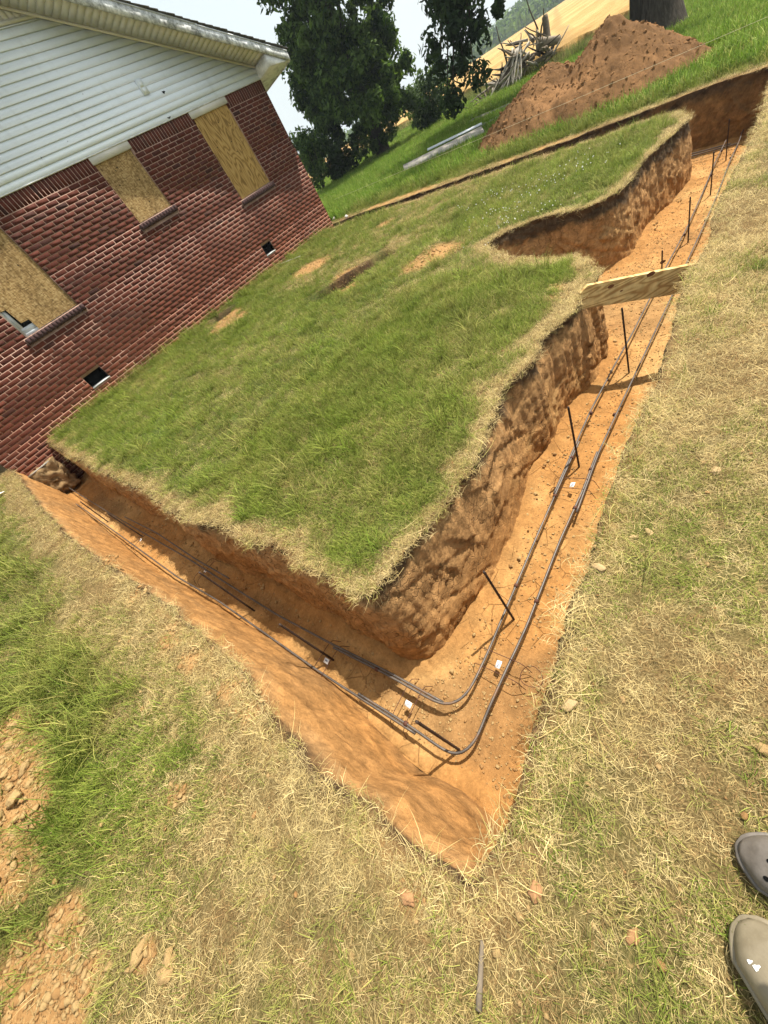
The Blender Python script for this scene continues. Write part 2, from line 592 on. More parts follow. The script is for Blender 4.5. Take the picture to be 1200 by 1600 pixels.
# OSB
k = NT('osb', 0.85, 0.15)
p = k.coord('Object')
warp = k.noise(p, 5.0, 3)
st1 = k.voro(k.coord('Object', (22, 1, 60), (0, 0.5, 0)), 1.0, 'F1', 'Color')
st2 = k.voro(k.coord('Object', (60, 1, 20), (0, -0.4, 0)), 1.0, 'F1', 'Color')
g1 = k.n('ShaderNodeRGBToBW'); k.l(st1, g1.inputs[0])
g2 = k.n('ShaderNodeRGBToBW'); k.l(st2, g2.inputs[0])
m = k.math('ADD', k.math('MULTIPLY', g1.outputs[0], 0.5), k.math('MULTIPLY', g2.outputs[0], 0.5))
c = k.ramp(m, [(0.2, (0.15, 0.09, 0.035)), (0.5, (0.30, 0.19, 0.075)), (0.8, (0.45, 0.32, 0.15))])
c = k.mix(1.0, c, k.ramp(k.noise(p, 2.2, 4), [(0.3, 0.72), (0.7, 1.15)]), 'MULTIPLY')
k.color(c)
k.normal(k.bump(m, 0.3, 0.004))
MAT['osb'] = k.m
# plywood with cathedral grain
def ply(name, sc, rot, cols):
    k = NT(name, 0.75, 0.2)
    v = k.coord('Object', sc, rot)
    nd = k.n('ShaderNodeTexNoise'); nd.inputs['Scale'].default_value = 1.0; nd.inputs['Detail'].default_value = 2.0
    k.l(v, nd.inputs['Vector'])
    rings = k.math('FRACT', k.math('MULTIPLY', nd.outputs['Fac'], 13.0))
    tri = k.math('ABSOLUTE', k.math('SUBTRACT', rings, 0.5))
    fine = k.noise(k.coord('Object', (sc[0] * 14, sc[1] * 14, sc[2] * 2), rot), 1.0, 4)
    c = k.ramp(tri, [(0.05, cols[0]), (0.22, cols[1]), (0.5, cols[2])])
    c = k.mix(1.0, c, k.ramp(fine, [(0.3, 0.78), (0.7, 1.14)]), 'MULTIPLY')
    k.color(c)
    k.normal(k.bump(fine, 0.15, 0.002))
    MAT[name] = k.m
ply('plywood', (4.0, 1, 1.1), (0, 0, 0), [(0.20, 0.115, 0.03), (0.36, 0.22, 0.065), (0.43, 0.28, 0.095)])
ply('form_board', (1.6, 1, 7.0), (0, 0, 0), [(0.38, 0.22, 0.075), (0.58, 0.40, 0.155), (0.68, 0.50, 0.215)])
simple('knot', (0.14, 0.055, 0.022), 0.8, 0.2, 0.4, 60.0)
simple('grey_plank', (0.30, 0.275, 0.235), 0.85, 0.2, 0.25, 7.0, 0.2)
simple('dark_plank', (0.12, 0.105, 0.085), 0.85, 0.2, 0.3, 7.0, 0.2)
simple('sheet_metal', (0.55, 0.58, 0.60), 0.45, 0.4, 0.15, 3.0)
# rebar steel
k = NT('rebar', 0.5, 0.5)
p = k.coord()
a = k.noise(p, 9.0, 5, 0.7)
k.color(k.ramp(a, [(0.35, (0.070, 0.058, 0.050)), (0.55, (0.125, 0.105, 0.088)), (0.70, (0.19, 0.10, 0.048))]))
k.b.inputs['Metallic'].default_value = 0.35
MAT['rebar'] = k.m
simple('rusty_stake', (0.055, 0.035, 0.026), 0.7, 0.3, 0.4, 20.0, metal=0.3)
simple('tie_wire', (0.085, 0.035, 0.022), 0.7, 0.3, 0.3, 20.0)
simple('tag_white', (0.80, 0.80, 0.78), 0.5, 0.3, 0.04, 10.0)
simple('tag_ink', (0.12, 0.16, 0.26), 0.6, 0.2, 0.1, 10.0)
simple('stone', (0.42, 0.29, 0.14), 0.9, 0.2, 0.3, 20.0, 0.5)
simple('red_clod', (0.40, 0.215, 0.10), 0.95, 0.1, 0.3, 25.0, 0.6)
simple('clod', (0.40, 0.265, 0.115), 0.95, 0.1, 0.35, 22.0, 0.7)
simple('clod_dark', (0.33, 0.185, 0.072), 0.95, 0.1, 0.35, 22.0, 0.7)
simple('concrete', (0.25, 0.165, 0.08), 0.95, 0.1, 0.45, 14.0, 0.8)
simple('string', (0.55, 0.50, 0.33), 0.8, 0.1, 0.1)
simple('paper', (0.82, 0.82, 0.80), 0.8, 0.2, 0.05)
simple('pale_rock', (0.48, 0.45, 0.40), 0.9, 0.2, 0.2, 9.0, 0.5)
# clog foam
k = NT('clog_foam', 0.5, 0.35)
p = k.coord()
a = k.noise(p, 22.0, 5, 0.7)
k.color(k.ramp(a, [(0.3, (0.17, 0.138, 0.088)), (0.7, (0.25, 0.21, 0.14))]))
k.normal(k.bump(k.noise(p, 300.0, 2), 0.2, 0.001))
MAT['clog_foam'] = k.m
k = NT('clog_grey', 0.5, 0.35)
a = k.noise(k.coord(), 22.0, 5, 0.7)
k.color(k.ramp(a, [(0.3, (0.095, 0.080, 0.066)), (0.7, (0.175, 0.152, 0.128))]))
MAT['clog_grey'] = k.m
simple('skin', (0.45, 0.26, 0.18), 0.5, 0.3, 0.08, 12.0)
simple('jeans', (0.055, 0.075, 0.13), 0.9, 0.1, 0.2, 30.0)
simple('tee', (0.22, 0.22, 0.23), 0.9, 0.1, 0.1, 20.0)
simple('hair', (0.035, 0.022, 0.014), 0.7, 0.3, 0.3, 40.0)
# wheat
k = NT('wheat', 0.9, 0.1)
v = k.pos((0.035, 0.30, 0.0), (0, 0, math.radians(-17)))
st = k.noise(v, 1.6, 5, 0.65)
f = k.noise(k.pos(), 2.2, 6, 0.8)
c = k.ramp(st, [(0.35, (0.34, 0.20, 0.062)), (0.5, (0.46, 0.29, 0.105)), (0.66, (0.55, 0.37, 0.155))])
c = k.mix(1.0, c, k.ramp(f, [(0.3, 0.78), (0.7, 1.18)]), 'MULTIPLY')
tl = k.n('ShaderNodeTexWave'); tl.inputs['Scale'].default_value = 0.045; tl.inputs['Distortion'].default_value = 0.6; tl.inputs['Detail'].default_value = 1.0
tl.bands_direction = 'Y'
k.l(k.pos((1, 1, 1), (0, 0, math.radians(-17))), tl.inputs['Vector'])
c = k.mix(k.math('MULTIPLY', k.ramp(tl.outputs['Fac'], [(0.0, 1.0), (0.05, 0.0)]), 0.5), c, (0.26, 0.16, 0.055))
k.color(c)
k.normal(k.bump(f, 0.7, 0.3))
MAT['wheat'] = k.m

# ------------------------------------------------------------------ trench outlines
def px_line(P, fn=g_base):
    return np.array([hit(a, b, fn)[:2] for a, b in P])
INNER_PX = [(72, 697), (110, 713), (150, 731), (190, 746), (235, 776), (262, 797), (300, 812), (350, 822), (400, 846), (440, 862),
            (480, 880), (520, 907), (545, 926), (566, 932), (600, 906), (625, 871), (645, 842), (668, 815), (690, 787), (702, 770),
            (735, 735), (748, 705), (757, 668), (775, 626), (800, 595), (830, 560), (860, 520), (890, 486), (906, 466), (912, 446),
            (936, 428), (926, 410), (890, 403), (840, 406), (800, 403), (772, 393), (761, 380), (790, 362), (843, 342), (890, 331),
            (931, 317), (965, 300), (985, 280), (1001, 254), (1030, 226), (1060, 201), (1078, 184)]
OUT_L_PX = [(19, 742), (56, 787), (112, 847), (160, 880), (205, 910), (266, 952), (317, 998), (373, 1045), (420, 1115), (462, 1175),
            (496, 1222), (579, 1266), (633, 1311), (700, 1358), (742, 1392)]
OUT_R_PX = [(742, 1392), (770, 1342), (797, 1287), (815, 1240), (822, 1190), (850, 1122), (868, 1060), (884, 1000), (888, 950), (920, 880),
            (940, 812), (955, 752), (975, 700), (1000, 650), (1030, 600), (1038, 560), (1045, 522), (1062, 470), (1078, 430), (1097, 392),
            (1118, 366), (1112, 345), (1130, 300), (1150, 258), (1172, 222), (1190, 182)]
YW = 8.95                                # plane of the gable wall
ip = px_line(INNER_PX)
ip[0] = (0.47, 8.3)
inner_rim = np.vstack([[[0.47, YW + 0.25]], ip, [[8.95, 1.30], [9.04, 1.55], [9.12, 3.0], [9.08, 5.0], [9.14, 7.0], [9.1, YW + 0.25]]])
ol = px_line(OUT_L_PX); orr = px_line(OUT_R_PX)
ol[0] = (-0.24, 8.2)
outer_rim = np.vstack([[[-0.24, YW + 0.25]], ol, orr[1:], [[9.0, 0.32], [9.75, 0.30], [9.95, 0.45], [9.9, 1.5], [9.58, 3.5], [9.52, 6.0], [9.55, YW + 0.25]]])

def resample(P, step):
    P = np.asarray(P, float)
    s = np.r_[0, np.cumsum(np.linalg.norm(np.diff(P, axis=0), axis=1))]
    n = max(3, int(s[-1] / step))
    t = np.linspace(0, s[-1], n)
    return np.stack([np.interp(t, s, P[:, i]) for i in range(P.shape[1])], 1)
def smooth(P, n):
    P = P.copy()
    for _ in range(n):
        P[1:-1] = 0.25 * P[:-2] + 0.5 * P[1:-1] + 0.25 * P[2:]
    return P
def normals2(P, side):
    T = np.gradient(P, axis=0)
    T /= np.linalg.norm(T, axis=1)[:, None] + 1e-9
    return side * np.stack([-T[:, 1], T[:, 0]], 1)

STEP = 0.016
def rim(P, seed, rough=0.018):
    Q = smooth(resample(P, STEP), 3)
    N = normals2(Q, 1)
    z = np.zeros(len(Q))
    a = fbm(np.stack([Q[:, 0] * 5, Q[:, 1] * 5, z], 1), 4, seed) * rough * 1.6
    a += fbm(np.stack([Q[:, 0] * 22, Q[:, 1] * 22, z], 1), 3, seed + 5) * rough * 0.8
    a *= 1 + 2.2 * sst(8.6, 8.9, Q[:, 0]) * sst(1.5, 2.5, Q[:, 1])
    a[:4] *= 0.0; a[-4:] *= 0.0
    return Q + N * a[:, None]
RI = rim(inner_rim, 31, 0.030)
RO = rim(outer_rim, 47, 0.014)

def floor_z(x, y):
    x = np.asarray(x, float); y = np.asarray(y, float)
    f = g_base(x, y) - 0.77
    notch = sst(1.45, 2.6, y) * sst(3.2, 3.6, x) * (1 - sst(6.6, 7.0, x))
    f = f + 0.42 * notch + np.clip(0.50 + 0.42 * n2(x, y, 1.3, 3, 83), 0.2, 0.74) * sst(1.8, 3.2, y) * sst(8.4, 8.8, x)
    return f

def bottom_of(R, side, off_fn, nsm=60):
    S = smooth(R, nsm)
    N = normals2(S, side)
    o = off_fn(S)
    B = S + N * o[:, None]
    return smooth(B, 25)
# inner wall: trench lies to the left of the walking direction?  decide by testing a probe point
def inside(P, poly):
    x, y = P[:, 0][:, None], P[:, 1][:, None]
    x0, y0 = poly[:, 0], poly[:, 1]
    x1, y1 = np.roll(x0, -1), np.roll(y0, -1)
    r = np.zeros(len(P), bool)
    for s in range(0, len(P), 4000):
        c = ((y0 > y[s:s + 4000]) != (y1 > y[s:s + 4000])) & (x[s:s + 4000] < (x1 - x0) * (y[s:s + 4000] - y0) / (y1 - y0 + 1e-15) + x0)
        r[s:s + 4000] = c.sum(1) % 2 == 1
    return r
HOLE = np.vstack([RO, RI[::-1]])

def side_for(R):
    S = smooth(R, 40)
    i = len(S) // 5
    N = normals2(S, 1)[i]
    return 1 if inside((S[i] + N * 0.15)[None], HOLE)[0] else -1
sI, sO = side_for(RI), side_for(RO)
BI = bottom_of(RI, sI, lambda S: 0.05 + 0.05 * sst(0.9, 0.4, S[:, 0]) * sst(6, 2, S[:, 1]) + 0.025 * n2(S[:, 0], S[:, 1], 2.0, 2, 77))
def off_out(S):
    left = sst(0.05, -0.1, S[:, 0]) * sst(0.45, 0.7, S[:, 1])
    cor = sst(0.6, 0.1, S[:, 0]) * sst(0.7, 0.45, S[:, 1])
    return 0.05 + 0.14 * left + 0.06 * cor
BO = bottom_of(RO, sO, off_out)

CL_TOP = np.array([0.095, 0.060, 0.032])
CL_MID = np.array([0.385, 0.215, 0.086])
CL_ORG = np.array([0.385, 0.190, 0.060])
CL_PALE = np.array([0.475, 0.285, 0.110])
def lerp(a, b, t):
    t = np.asarray(t)[..., None]
    return a * (1 - t) + b * t

def loft(name, R, B, side, M, outer):
    n = len(R)
    v = np.linspace(0, 1, M)
    zt = ground_z(R[:, 0], R[:, 1]); zb = floor_z(B[:, 0], B[:, 1]) - 0.03
    s = np.r_[0, np.cumsum(np.linalg.norm(np.diff(R, axis=0), axis=1))]
    prof = v[None, :] ** 1.15 if not outer else v[None, :] ** 0.9
    XY = R[:, None, :] * (1 - prof[..., None]) + B[:, None, :] * prof[..., None]
    Z = zt[:, None] * (1 - v) + zb[:, None] * v
    N = normals2(smooth(R, 40), side)
    P = np.concatenate([XY, Z[..., None]], -1)
    x, y = P[..., 0], P[..., 1]
    S = np.repeat(s[:, None], M, 1)
    D = 0.030 * fbm(P * 2.2, 2, 5) + 0.005 * fbm(P * 16.0, 4, 9, 0.6)
    Pw = P + 0.03 * np.stack([fbm(P * 6, 3, 201), fbm(P * 6, 3, 202), fbm(P * 6, 3, 203)], -1)
    w0a, w0b, id0, tl0 = worley(Pw * np.array([4.6, 4.6, 5.5]), 23)
    w1a, w1b, id1, tl1 = worley(Pw * np.array([13, 13, 17.0]), 3)
    w2a, w2b, id2, tl2 = worley(Pw * np.array([34, 34, 40.0]), 13)
    D = D + 0.008 * id0 + 0.018 * tl0
    rough = 0.35 + 0.65 * sst(-0.15, 0.3, fbm(P * 1.7, 2, 37))
    if not outer:
        rough = np.maximum(rough * (1 - 0.35 * sst(2.4, 1.6, x)), np.exp(-((v - 0.12) / 0.10) ** 2)[None, :])
        # slanting scrape lines left by the bucket edge
        sl = Z * 11 + S * 6 + 1.2 * fbm(P * 1.5, 2, 55)
        D = D - 0.012 * np.maximum(0, np.sin(2 * math.pi * sl / 3.0)) ** 10 * sst(0.1, 0.5, fbm(P * 2.5, 2, 57) + 0.3)
    D = D + rough * (0.0045 * id1 + 0.009 * tl1 + 0.002 * id2 + 0.004 * tl2)
    D = D - rough * 0.005 * (1 - sst(0.0, 0.10, w1b - w1a))
    if not outer:
        # tooth gouges of the digger bucket on the long face
        goug = sst(1.9, 2.4, x) * sst(2.6, 1.9, y)
        ph = S * (2 * math.pi / 0.15) + 2.2 * fbm(np.stack([S * 1.3, Z * 1.2, S * 0], -1), 2, 19) + 5.0 * (1 - v)[None, :] * vnoise(np.stack([S * 0.8, S * 0, S * 0], -1), 23)
        D = D - goug * 0.013 * (1 - np.abs(np.sin(ph * 0.5))) ** 2 * sst(-0.5, 0.2, fbm(P * 2.2, 2, 91))
        lf = sst(0.9, 0.4, x)
        ph = S * 2 * math.pi / 0.09 + 7 * Z + 2.5 * fbm(P * 3, 2, 8)
        D = D - lf * 0.009 * (1 - np.abs(np.sin(ph * 0.5))) ** 2
    else:
        lf = sst(0.1, -0.1, x)
        D = D * (1 - 0.72 * lf)
        D = D + lf * 0.008 * fbm(P * np.array([2, 2, 16]), 4, 44) + lf * 0.006 * (np.maximum(0, np.sin(S * 9 + 14 * Z + 2 * fbm(P * 2, 2, 46))) ** 8)
    # undercut just below the sod, ragged lip
    lip = np.exp(-((v - 0.10) / 0.07) ** 2)[None, :]
    D = D - 0.022 * lip * (1 if not outer else 0.5)
    fade = np.minimum(1, v / 0.05)[None, :] * np.minimum(1, (1 - v) / 0.02)[None, :]
    D = D * fade
    P[..., :2] += N[:, None, :] * D[..., None]
    dep = (zt[:, None] - P[..., 2])
    b = dep + 0.11 * fbm(P * 4.0, 3, 41) + 0.06 * fbm(P * 17, 3, 43)
    tk = (0.085 if not outer else 0.03) + 0.10 * sst(8.0, 9.0, x) + 0.05 * sst(3.5, 4.5, x)
    C = lerp(CL_TOP, CL_MID, sst(tk - 0.02, tk + 0.07, b))
    C = lerp(C, CL_ORG, sst(0.30, 0.70, b) * (0.55 if not outer else 1.0))
    C = lerp(C, CL_PALE, 0.5 * sst(0.15, 0.5, fbm(P * 2.3, 3, 51)) * sst(0.2, 0.4, b))
    if outer:
        C = lerp(C, CL_ORG * 1.0, 0.7 * sst(0.06, 0.2, b))
        C = lerp(C, CL_MID * 0.7, 0.55 * sst(0.05, 0.45, fbm(P * np.array([1.6, 1.6, 5]), 3, 53)))
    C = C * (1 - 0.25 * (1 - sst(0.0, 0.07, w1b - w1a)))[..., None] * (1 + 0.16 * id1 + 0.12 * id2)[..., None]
    C = C * (1 - 0.35 * sst(8.6, 9.2, x))[..., None]  # shade of the far trench corner put into the soil colour
    V = P.reshape(-1, 3)
    i = np.arange(n - 1)[:, None] * M; j = np.arange(M - 1)[None, :]
    Q = np.stack([i + j, i + j + 1, i + M + j + 1, i + M + j], -1).reshape(-1, 4)
    if side < 0:
        Q = Q[:, ::-1]
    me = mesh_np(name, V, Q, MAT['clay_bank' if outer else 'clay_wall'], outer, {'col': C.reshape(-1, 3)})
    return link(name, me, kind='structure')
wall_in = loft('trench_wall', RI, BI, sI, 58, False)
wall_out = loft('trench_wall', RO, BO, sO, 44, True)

# ------------------------------------------------------------------ trench floor
FL = np.vstack([BO, BI[::-1]])
def cdt(loop, pts, otype):
    n = len(loop)
    vs = [Vector((float(a), float(b))) for a, b in np.vstack([loop, pts])]
    return delaunay_2d_cdt(vs, [], [list(range(n))], otype, 1e-6, True)
fl_pts = []
xs = np.arange(-0.5, 10.2, 0.024); ys = np.arange(0.3, 9.3, 0.024)
gx, gy = np.meshgrid(xs, ys)
cand = np.stack([gx.ravel(), gy.ravel()], 1)
cand = cand[((cand[:, 0] < 0.62) | (cand[:, 1] < 2.9))]
far = cand[:, 0] > 4.2
cand = cand[~far | (rng.random(len(cand)) < 0.35)]
cand += rng.uniform(-0.009, 0.009, cand.shape)
xs = np.arange(8.9, 10.2, 0.07); ys = np.arange(2.8, 9.3, 0.07)
gx, gy = np.meshgrid(xs, ys)
cand = np.vstack([cand, np.stack([gx.ravel(), gy.ravel()], 1) + rng.uniform(-0.02, 0.02, (gx.size, 2))])
fl_in = cand[inside(cand, FL[::3])]
vs, _, fs, _, _, _ = cdt(FL[::2], fl_in, 1)
V2 = np.array([v[:] for v in vs])
P3 = np.stack([V2[:, 0], V2[:, 1], np.zeros(len(V2))], 1)
relief = 0.020 * n2(V2[:, 0], V2[:, 1], 3.0, 3, 61) + 0.012 * n2(V2[:, 0], V2[:, 1], 14.0, 3, 63) + 0.006 * n2(V2[:, 0], V2[:, 1], 45.0, 2, 65)
kd = KDTree(len(FL))
for i_, q in enumerate(FL):
    kd.insert((q[0], q[1], 0), i_)
kd.balance()
edge = np.array([kd.find((a, b, 0))[2] for a, b in V2])
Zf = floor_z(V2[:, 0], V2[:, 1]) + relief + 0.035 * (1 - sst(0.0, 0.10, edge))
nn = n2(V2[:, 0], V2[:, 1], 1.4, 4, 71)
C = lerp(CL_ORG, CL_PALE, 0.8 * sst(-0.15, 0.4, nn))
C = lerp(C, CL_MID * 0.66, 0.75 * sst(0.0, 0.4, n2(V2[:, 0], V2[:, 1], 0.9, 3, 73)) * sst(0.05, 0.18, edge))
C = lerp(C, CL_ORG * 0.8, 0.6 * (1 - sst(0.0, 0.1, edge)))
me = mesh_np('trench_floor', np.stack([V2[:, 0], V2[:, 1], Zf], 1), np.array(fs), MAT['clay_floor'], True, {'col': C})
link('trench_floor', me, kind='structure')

# ------------------------------------------------------------------ spoil mound shape (used as a mask too)
MND = (12.35, 3.35)
def mound_h(x, y):
    x = np.asarray(x, float); y = np.asarray(y, float)
    u = (x - 12.35) + 0.18 * (y - 3.3); w = y - 3.3
    r1 = np.hypot(u / 1.7, (w + 0.40) / 1.70)
    r2 = np.hypot((u - 0.1) / 1.6, (w - 0.75) / 1.75)
    h = np.maximum(1.22 * np.clip(1 - r1, 0, 1) ** 0.9, 1.0 * np.clip(1 - r2, 0, 1) ** 0.8)
    return h

# ------------------------------------------------------------------ lawn sheet
kdI = KDTree(len(RI))
for i_, q in enumerate(RI): kdI.insert((q[0], q[1], 0), i_)
kdI.balance()
kdO = KDTree(len(RO))
for i_, q in enumerate(RO): kdO.insert((q[0], q[1], 0), i_)
kdO.balance()
RIM_SMALL = HOLE[::4]

def dist_rim(x, y):
    return np.array([min(kdI.find((a, b, 0))[2], kdO.find((a, b, 0))[2]) for a, b in zip(x, y)])

DIRT_PX = [  # bare soil patches: pixel x, y, radius m, stretch along image-x direction
    (20, 1180, 0.30), (40, 1240, 0.26), (15, 1300, 0.28), (0, 1230, 0.45), (20, 1370, 0.2), (60, 1560, 0.16), (85, 1490, 0.14), (30, 1500, 0.1), (100, 1440, 0.09),
    (120, 1560, 0.08), (265, 1000, 0.10), (300, 1030, 0.08), (365, 1075, 0.09), (395, 1110, 0.08), (170, 880, 0.10), (215, 930, 0.09), (690, 395, 0.30), (650, 415, 0.28), (485, 418, 0.5),
    (420, 400, 0.5), (350, 510, 0.34), (365, 500, 0.3), (450, 400, 0.4), (540, 430, 0.3), (600, 350, 0.25), (545, 450, 0.18), (860, 465, 0.06), (1150, 60, 0.4), (1110, 80, 0.5), (1060, 110, 0.35), (1120, 105, 0.4),
    (870, 450, 0.08), (230, 1490, 0.05), (640, 1405, 0.05), (20, 1130, 0.15), (420, 410, 0.3), (100, 1590, 0.12), (150, 1520, 0.07), (280, 1240, 0.05)]
DIRT = [(*hit(a, b)[:2], r) for a, b, r in DIRT_PX]
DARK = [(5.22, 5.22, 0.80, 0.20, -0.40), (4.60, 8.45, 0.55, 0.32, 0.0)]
DIRT += [(4.75, 5.2, 0.22), (5.1, 5.05, 0.2), (5.4, 4.92, 0.2), (4.45, 8.02, 0.36), (4.2, 7.75, 0.35), (4.35, 7.5, 0.25)]
def maps(x, y, dr=None):
    x = np.asarray(x, float); y = np.asarray(y, float)
    if dr is None:
        dr = dist_rim(x, y)
    n1 = n2(x, y, 0.9, 3, 101); nf = n2(x, y, 3.1, 3, 103); nd = n2(x, y, 7.0, 3, 107)
    isl = (x > 0.3) & (y > 1.0) & (x < 9.2)
    G_i = sst(-0.02, 0.18, dr + 0.20 * nf + 0.10 * n1 - 0.04) * np.clip(0.86 + 0.4 * n1 + 0.45 * nf, 0.3, 1)
    far_dry = sst(4.6, 5.6, x) * sst(5.8, 4.0, np.abs(y - 5.5) * 2.0 + 2) * sst(-0.1, 0.35, nf + 0.1)
    G_i = G_i * (1 - 0.75 * far_dry)
    G_r = np.clip(0.14 + 0.5 * n1 + 0.5 * nf, 0, 0.55)
    G_l = sst(-0.52, -0.95, x + 0.3 * nf + 0.15 * n1) * np.clip(0.75 + 0.5 * n1, 0, 1)
    G_l = np.maximum(G_l * sst(0.9, 2.2, y), np.clip(0.28 + 0.7 * n1 + 0.5 * nf, 0, 0.7) * sst(0.05, 0.4, dr))
    G_f = np.clip(0.92 + 0.25 * nf, 0, 1) * sst(0.05, 0.5, dr)
    G = np.where(isl, G_i, np.where(x > 9.0, G_f, np.where((x < -0.1), G_l, G_r)))
    D = np.zeros_like(x)
    for a, b, r in DIRT:
        q = np.hypot(x - a, y - b) / r
        D = np.maximum(D, 1 - sst(0.55, 1.15, q + 0.35 * nd))
    D = np.maximum(D, sst(0.02, 0.08, mound_h(x, y) + 0.05 * nd))
    # bare, trodden rims
    D = np.maximum(D, 0.5 * (1 - sst(0.02, 0.16, dr + 0.05 * nd)) * sst(-0.2, 0.3, nf))
    D = np.maximum(D, (1 - sst(0.05, 0.4, np.abs(x - 9.75) + 0.25 * nf)) * sst(1.2, 2.0, y) * sst(-0.3, 0.2, n1 + nf))
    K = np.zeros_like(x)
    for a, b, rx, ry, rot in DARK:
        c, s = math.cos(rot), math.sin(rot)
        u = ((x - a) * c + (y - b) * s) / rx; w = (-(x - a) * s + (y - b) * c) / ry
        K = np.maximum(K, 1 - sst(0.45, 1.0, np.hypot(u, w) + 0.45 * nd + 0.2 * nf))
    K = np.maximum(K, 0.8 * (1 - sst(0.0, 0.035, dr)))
    return G, D, K

def jgrid(x0, x1, y0, y1, st):
    xs = np.arange(x0, x1, st); ys = np.arange(y0, y1, st)
    a, b = np.meshgrid(xs, ys)
    P = np.stack([a.ravel(), b.ravel()], 1)
    return P + rng.uniform(-0.3 * st, 0.3 * st, P.shape)
pa = jgrid(-2.8, 4.6, -1.5, 3.6, 0.045)
pb = jgrid(-3.2, 11.0, -2.4, 9.3, 0.085)
pb = pb[~((pb[:, 0] > -2.8) & (pb[:, 0] < 4.6) & (pb[:, 1] > -1.5) & (pb[:, 1] < 3.6))]
pc = jgrid(-16, 33, -16, 26, 0.5)
pc = pc[~((pc[:, 0] > -3.2) & (pc[:, 0] < 11.0) & (pc[:, 1] > -2.4) & (pc[:, 1] < 9.3))]
rr = 34 * 1.17 ** np.arange(0, 18)
aa = np.radians(np.arange(0, 360, 3.0))
pd = np.stack([np.outer(rr, np.cos(aa)).ravel(), np.outer(rr, np.sin(aa)).ravel()], 1)
pd = pd[~((pd[:, 0] > -16) & (pd[:, 0] < 33) & (pd[:, 1] > -16) & (pd[:, 1] < 26))]
pe1 = jgrid(4.1, 6.3, 4.4, 6.0, 0.03); pe2 = np.vstack([jgrid(4.0, 5.2, 7.95, 8.9, 0.03), jgrid(-2.4, -1.0, 1.2, 3.2, 0.022)])
LP = np.vstack([pa, pb, pc, pd, pe1, pe2])
nearbox = (LP[:, 0] > -0.6) & (LP[:, 0] < 10.3) & (LP[:, 1] > 0.1) & (LP[:, 1] < 9.5)
keep = np.ones(len(LP), bool)
idx = np.where(nearbox)[0]
keep[idx] = ~inside(LP[idx], HOLE)
LP = LP[keep]
vs, _, fs, _, _, of = cdt(HOLE, LP, 0)
V2 = np.array([v[:] for v in vs])
F = np.array([f for f, o in zip(fs, of) if not o])
dr = dist_rim(V2[:, 0], V2[:, 1])
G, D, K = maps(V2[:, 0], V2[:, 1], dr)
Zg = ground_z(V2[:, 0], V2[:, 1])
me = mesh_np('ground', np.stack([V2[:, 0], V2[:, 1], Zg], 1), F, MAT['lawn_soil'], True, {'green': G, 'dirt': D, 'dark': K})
link('ground', me, kind='structure')


# ------------------------------------------------------------------ wheat field beyond the lawn
def field_start(az):
    # distance of the lawn / wheat border along each bearing
    return np.interp(az, [-5, 6, 11.7, 16.9, 23.9, 27.4, 31, 40, 60, 90], [31, 29.5, 28.5, 26.5, 28.5, 37, 39, 44, 48, 60])
azs = np.arange(-6, 92, 0.5)
NR = 70
V = []
for a in azs:
    d0 = float(field_start(a)) + 0.5 * math.sin(a * 2.1)
    ds = d0 + (250 - d0) * np.linspace(0, 1, NR) ** 2.0
    ca, sa = math.cos(math.radians(a)), math.sin(math.radians(a))
    x = ds * ca; y = ds * sa
    z = g_base(x, y) + 0.42 + 0.05 * n2(x, y, 0.7, 3, 5)
    z[0] = g_base(x[0], y[0]) - 0.05
    V.append(np.stack([x, y, z], 1))
V = np.array(V).reshape(-1, 3)
i = np.arange(len(azs) - 1)[:, None] * NR; j = np.arange(NR - 1)[None, :]
Q = np.stack([i + j, i + NR + j, i + NR + j + 1, i + j + 1], -1).reshape(-1, 4)[:, ::-1]
link('wheat_field', mesh_np('wheat_field', V, Q, MAT['wheat'], True), kind='structure')

# ------------------------------------------------------------------ house
house = empty('brick_house', (4.575, YW, float(g_base(4.5, YW))))
tag(house, 'red brick house with boarded windows and white vinyl gable above the trench', 'house')
HO = Vector(house.location)
def hlink(name, me, parent=None):
    o = link(name, me)
    o.parent = parent if parent is not None else house
    # meshes are given in world coordinates; the thing's origin is at its base
    if parent is None:
        o.matrix_parent_inverse = Matrix.Translation(-HO)
    return o
XL, XR = -0.25, 9.40
ZB, ZS = 0.15, 4.05           # bottom of foundation, bottom of siding
RISE = 0.357
def rake(x):                  # underside of the rake at the wall
    return 4.23 + (9.44 - np.maximum(x, 9.15 - x)) * RISE
BL, BH, MJ = 0.213, 0.0705, 0.0098
OPEN = [(1.62, 2.66, 2.50, 4.05), (4.68, 5.50, 3.00, 4.05), (7.13, 8.15, 2.50, 4.05)]
VENT = [(1.72, 2.10, 1.405, 1.617), (6.87, 7.19, 1.405, 1.617)]
SILL = [(a - 0.06, b + 0.06, c - 0.105, c) for a, b, c, d in OPEN]
CUT = OPEN + VENT + SILL
ZSOLD = 3.845
ncourse = int(round((ZSOLD - 0.30) / BH))
Z0 = ZSOLD - ncourse * BH
bricks = []                   # x0, x1, z0, z1, tone
for cidx in range(ncourse):
    z0 = Z0 + cidx * BH; z1 = z0 + BH - MJ
    off = 0 if cidx % 2 else BL / 2
    x = XL - off
    while x < XR - 0.02:
        a, b = max(x, XL), min(x + BL - MJ, XR)
        segs = [(a, b)]
        for (ca, cb, cz0, cz1) in CUT:
            if cz0 - 0.02 < (z0 + z1) / 2 < cz1 + 0.02:
                out = []
                for (p, q) in segs:
                    if q <= ca or p >= cb: out.append((p, q))
                    else:
                        if p < ca - 0.012: out.append((p, ca - 0.004))
                        if q > cb + 0.012: out.append((cb + 0.004, q))
                segs = out
        for (p, q) in segs:
            if q - p > 0.008:
                bricks.append((p, q, z0, z1))
        x += BL
x = XL + 0.003
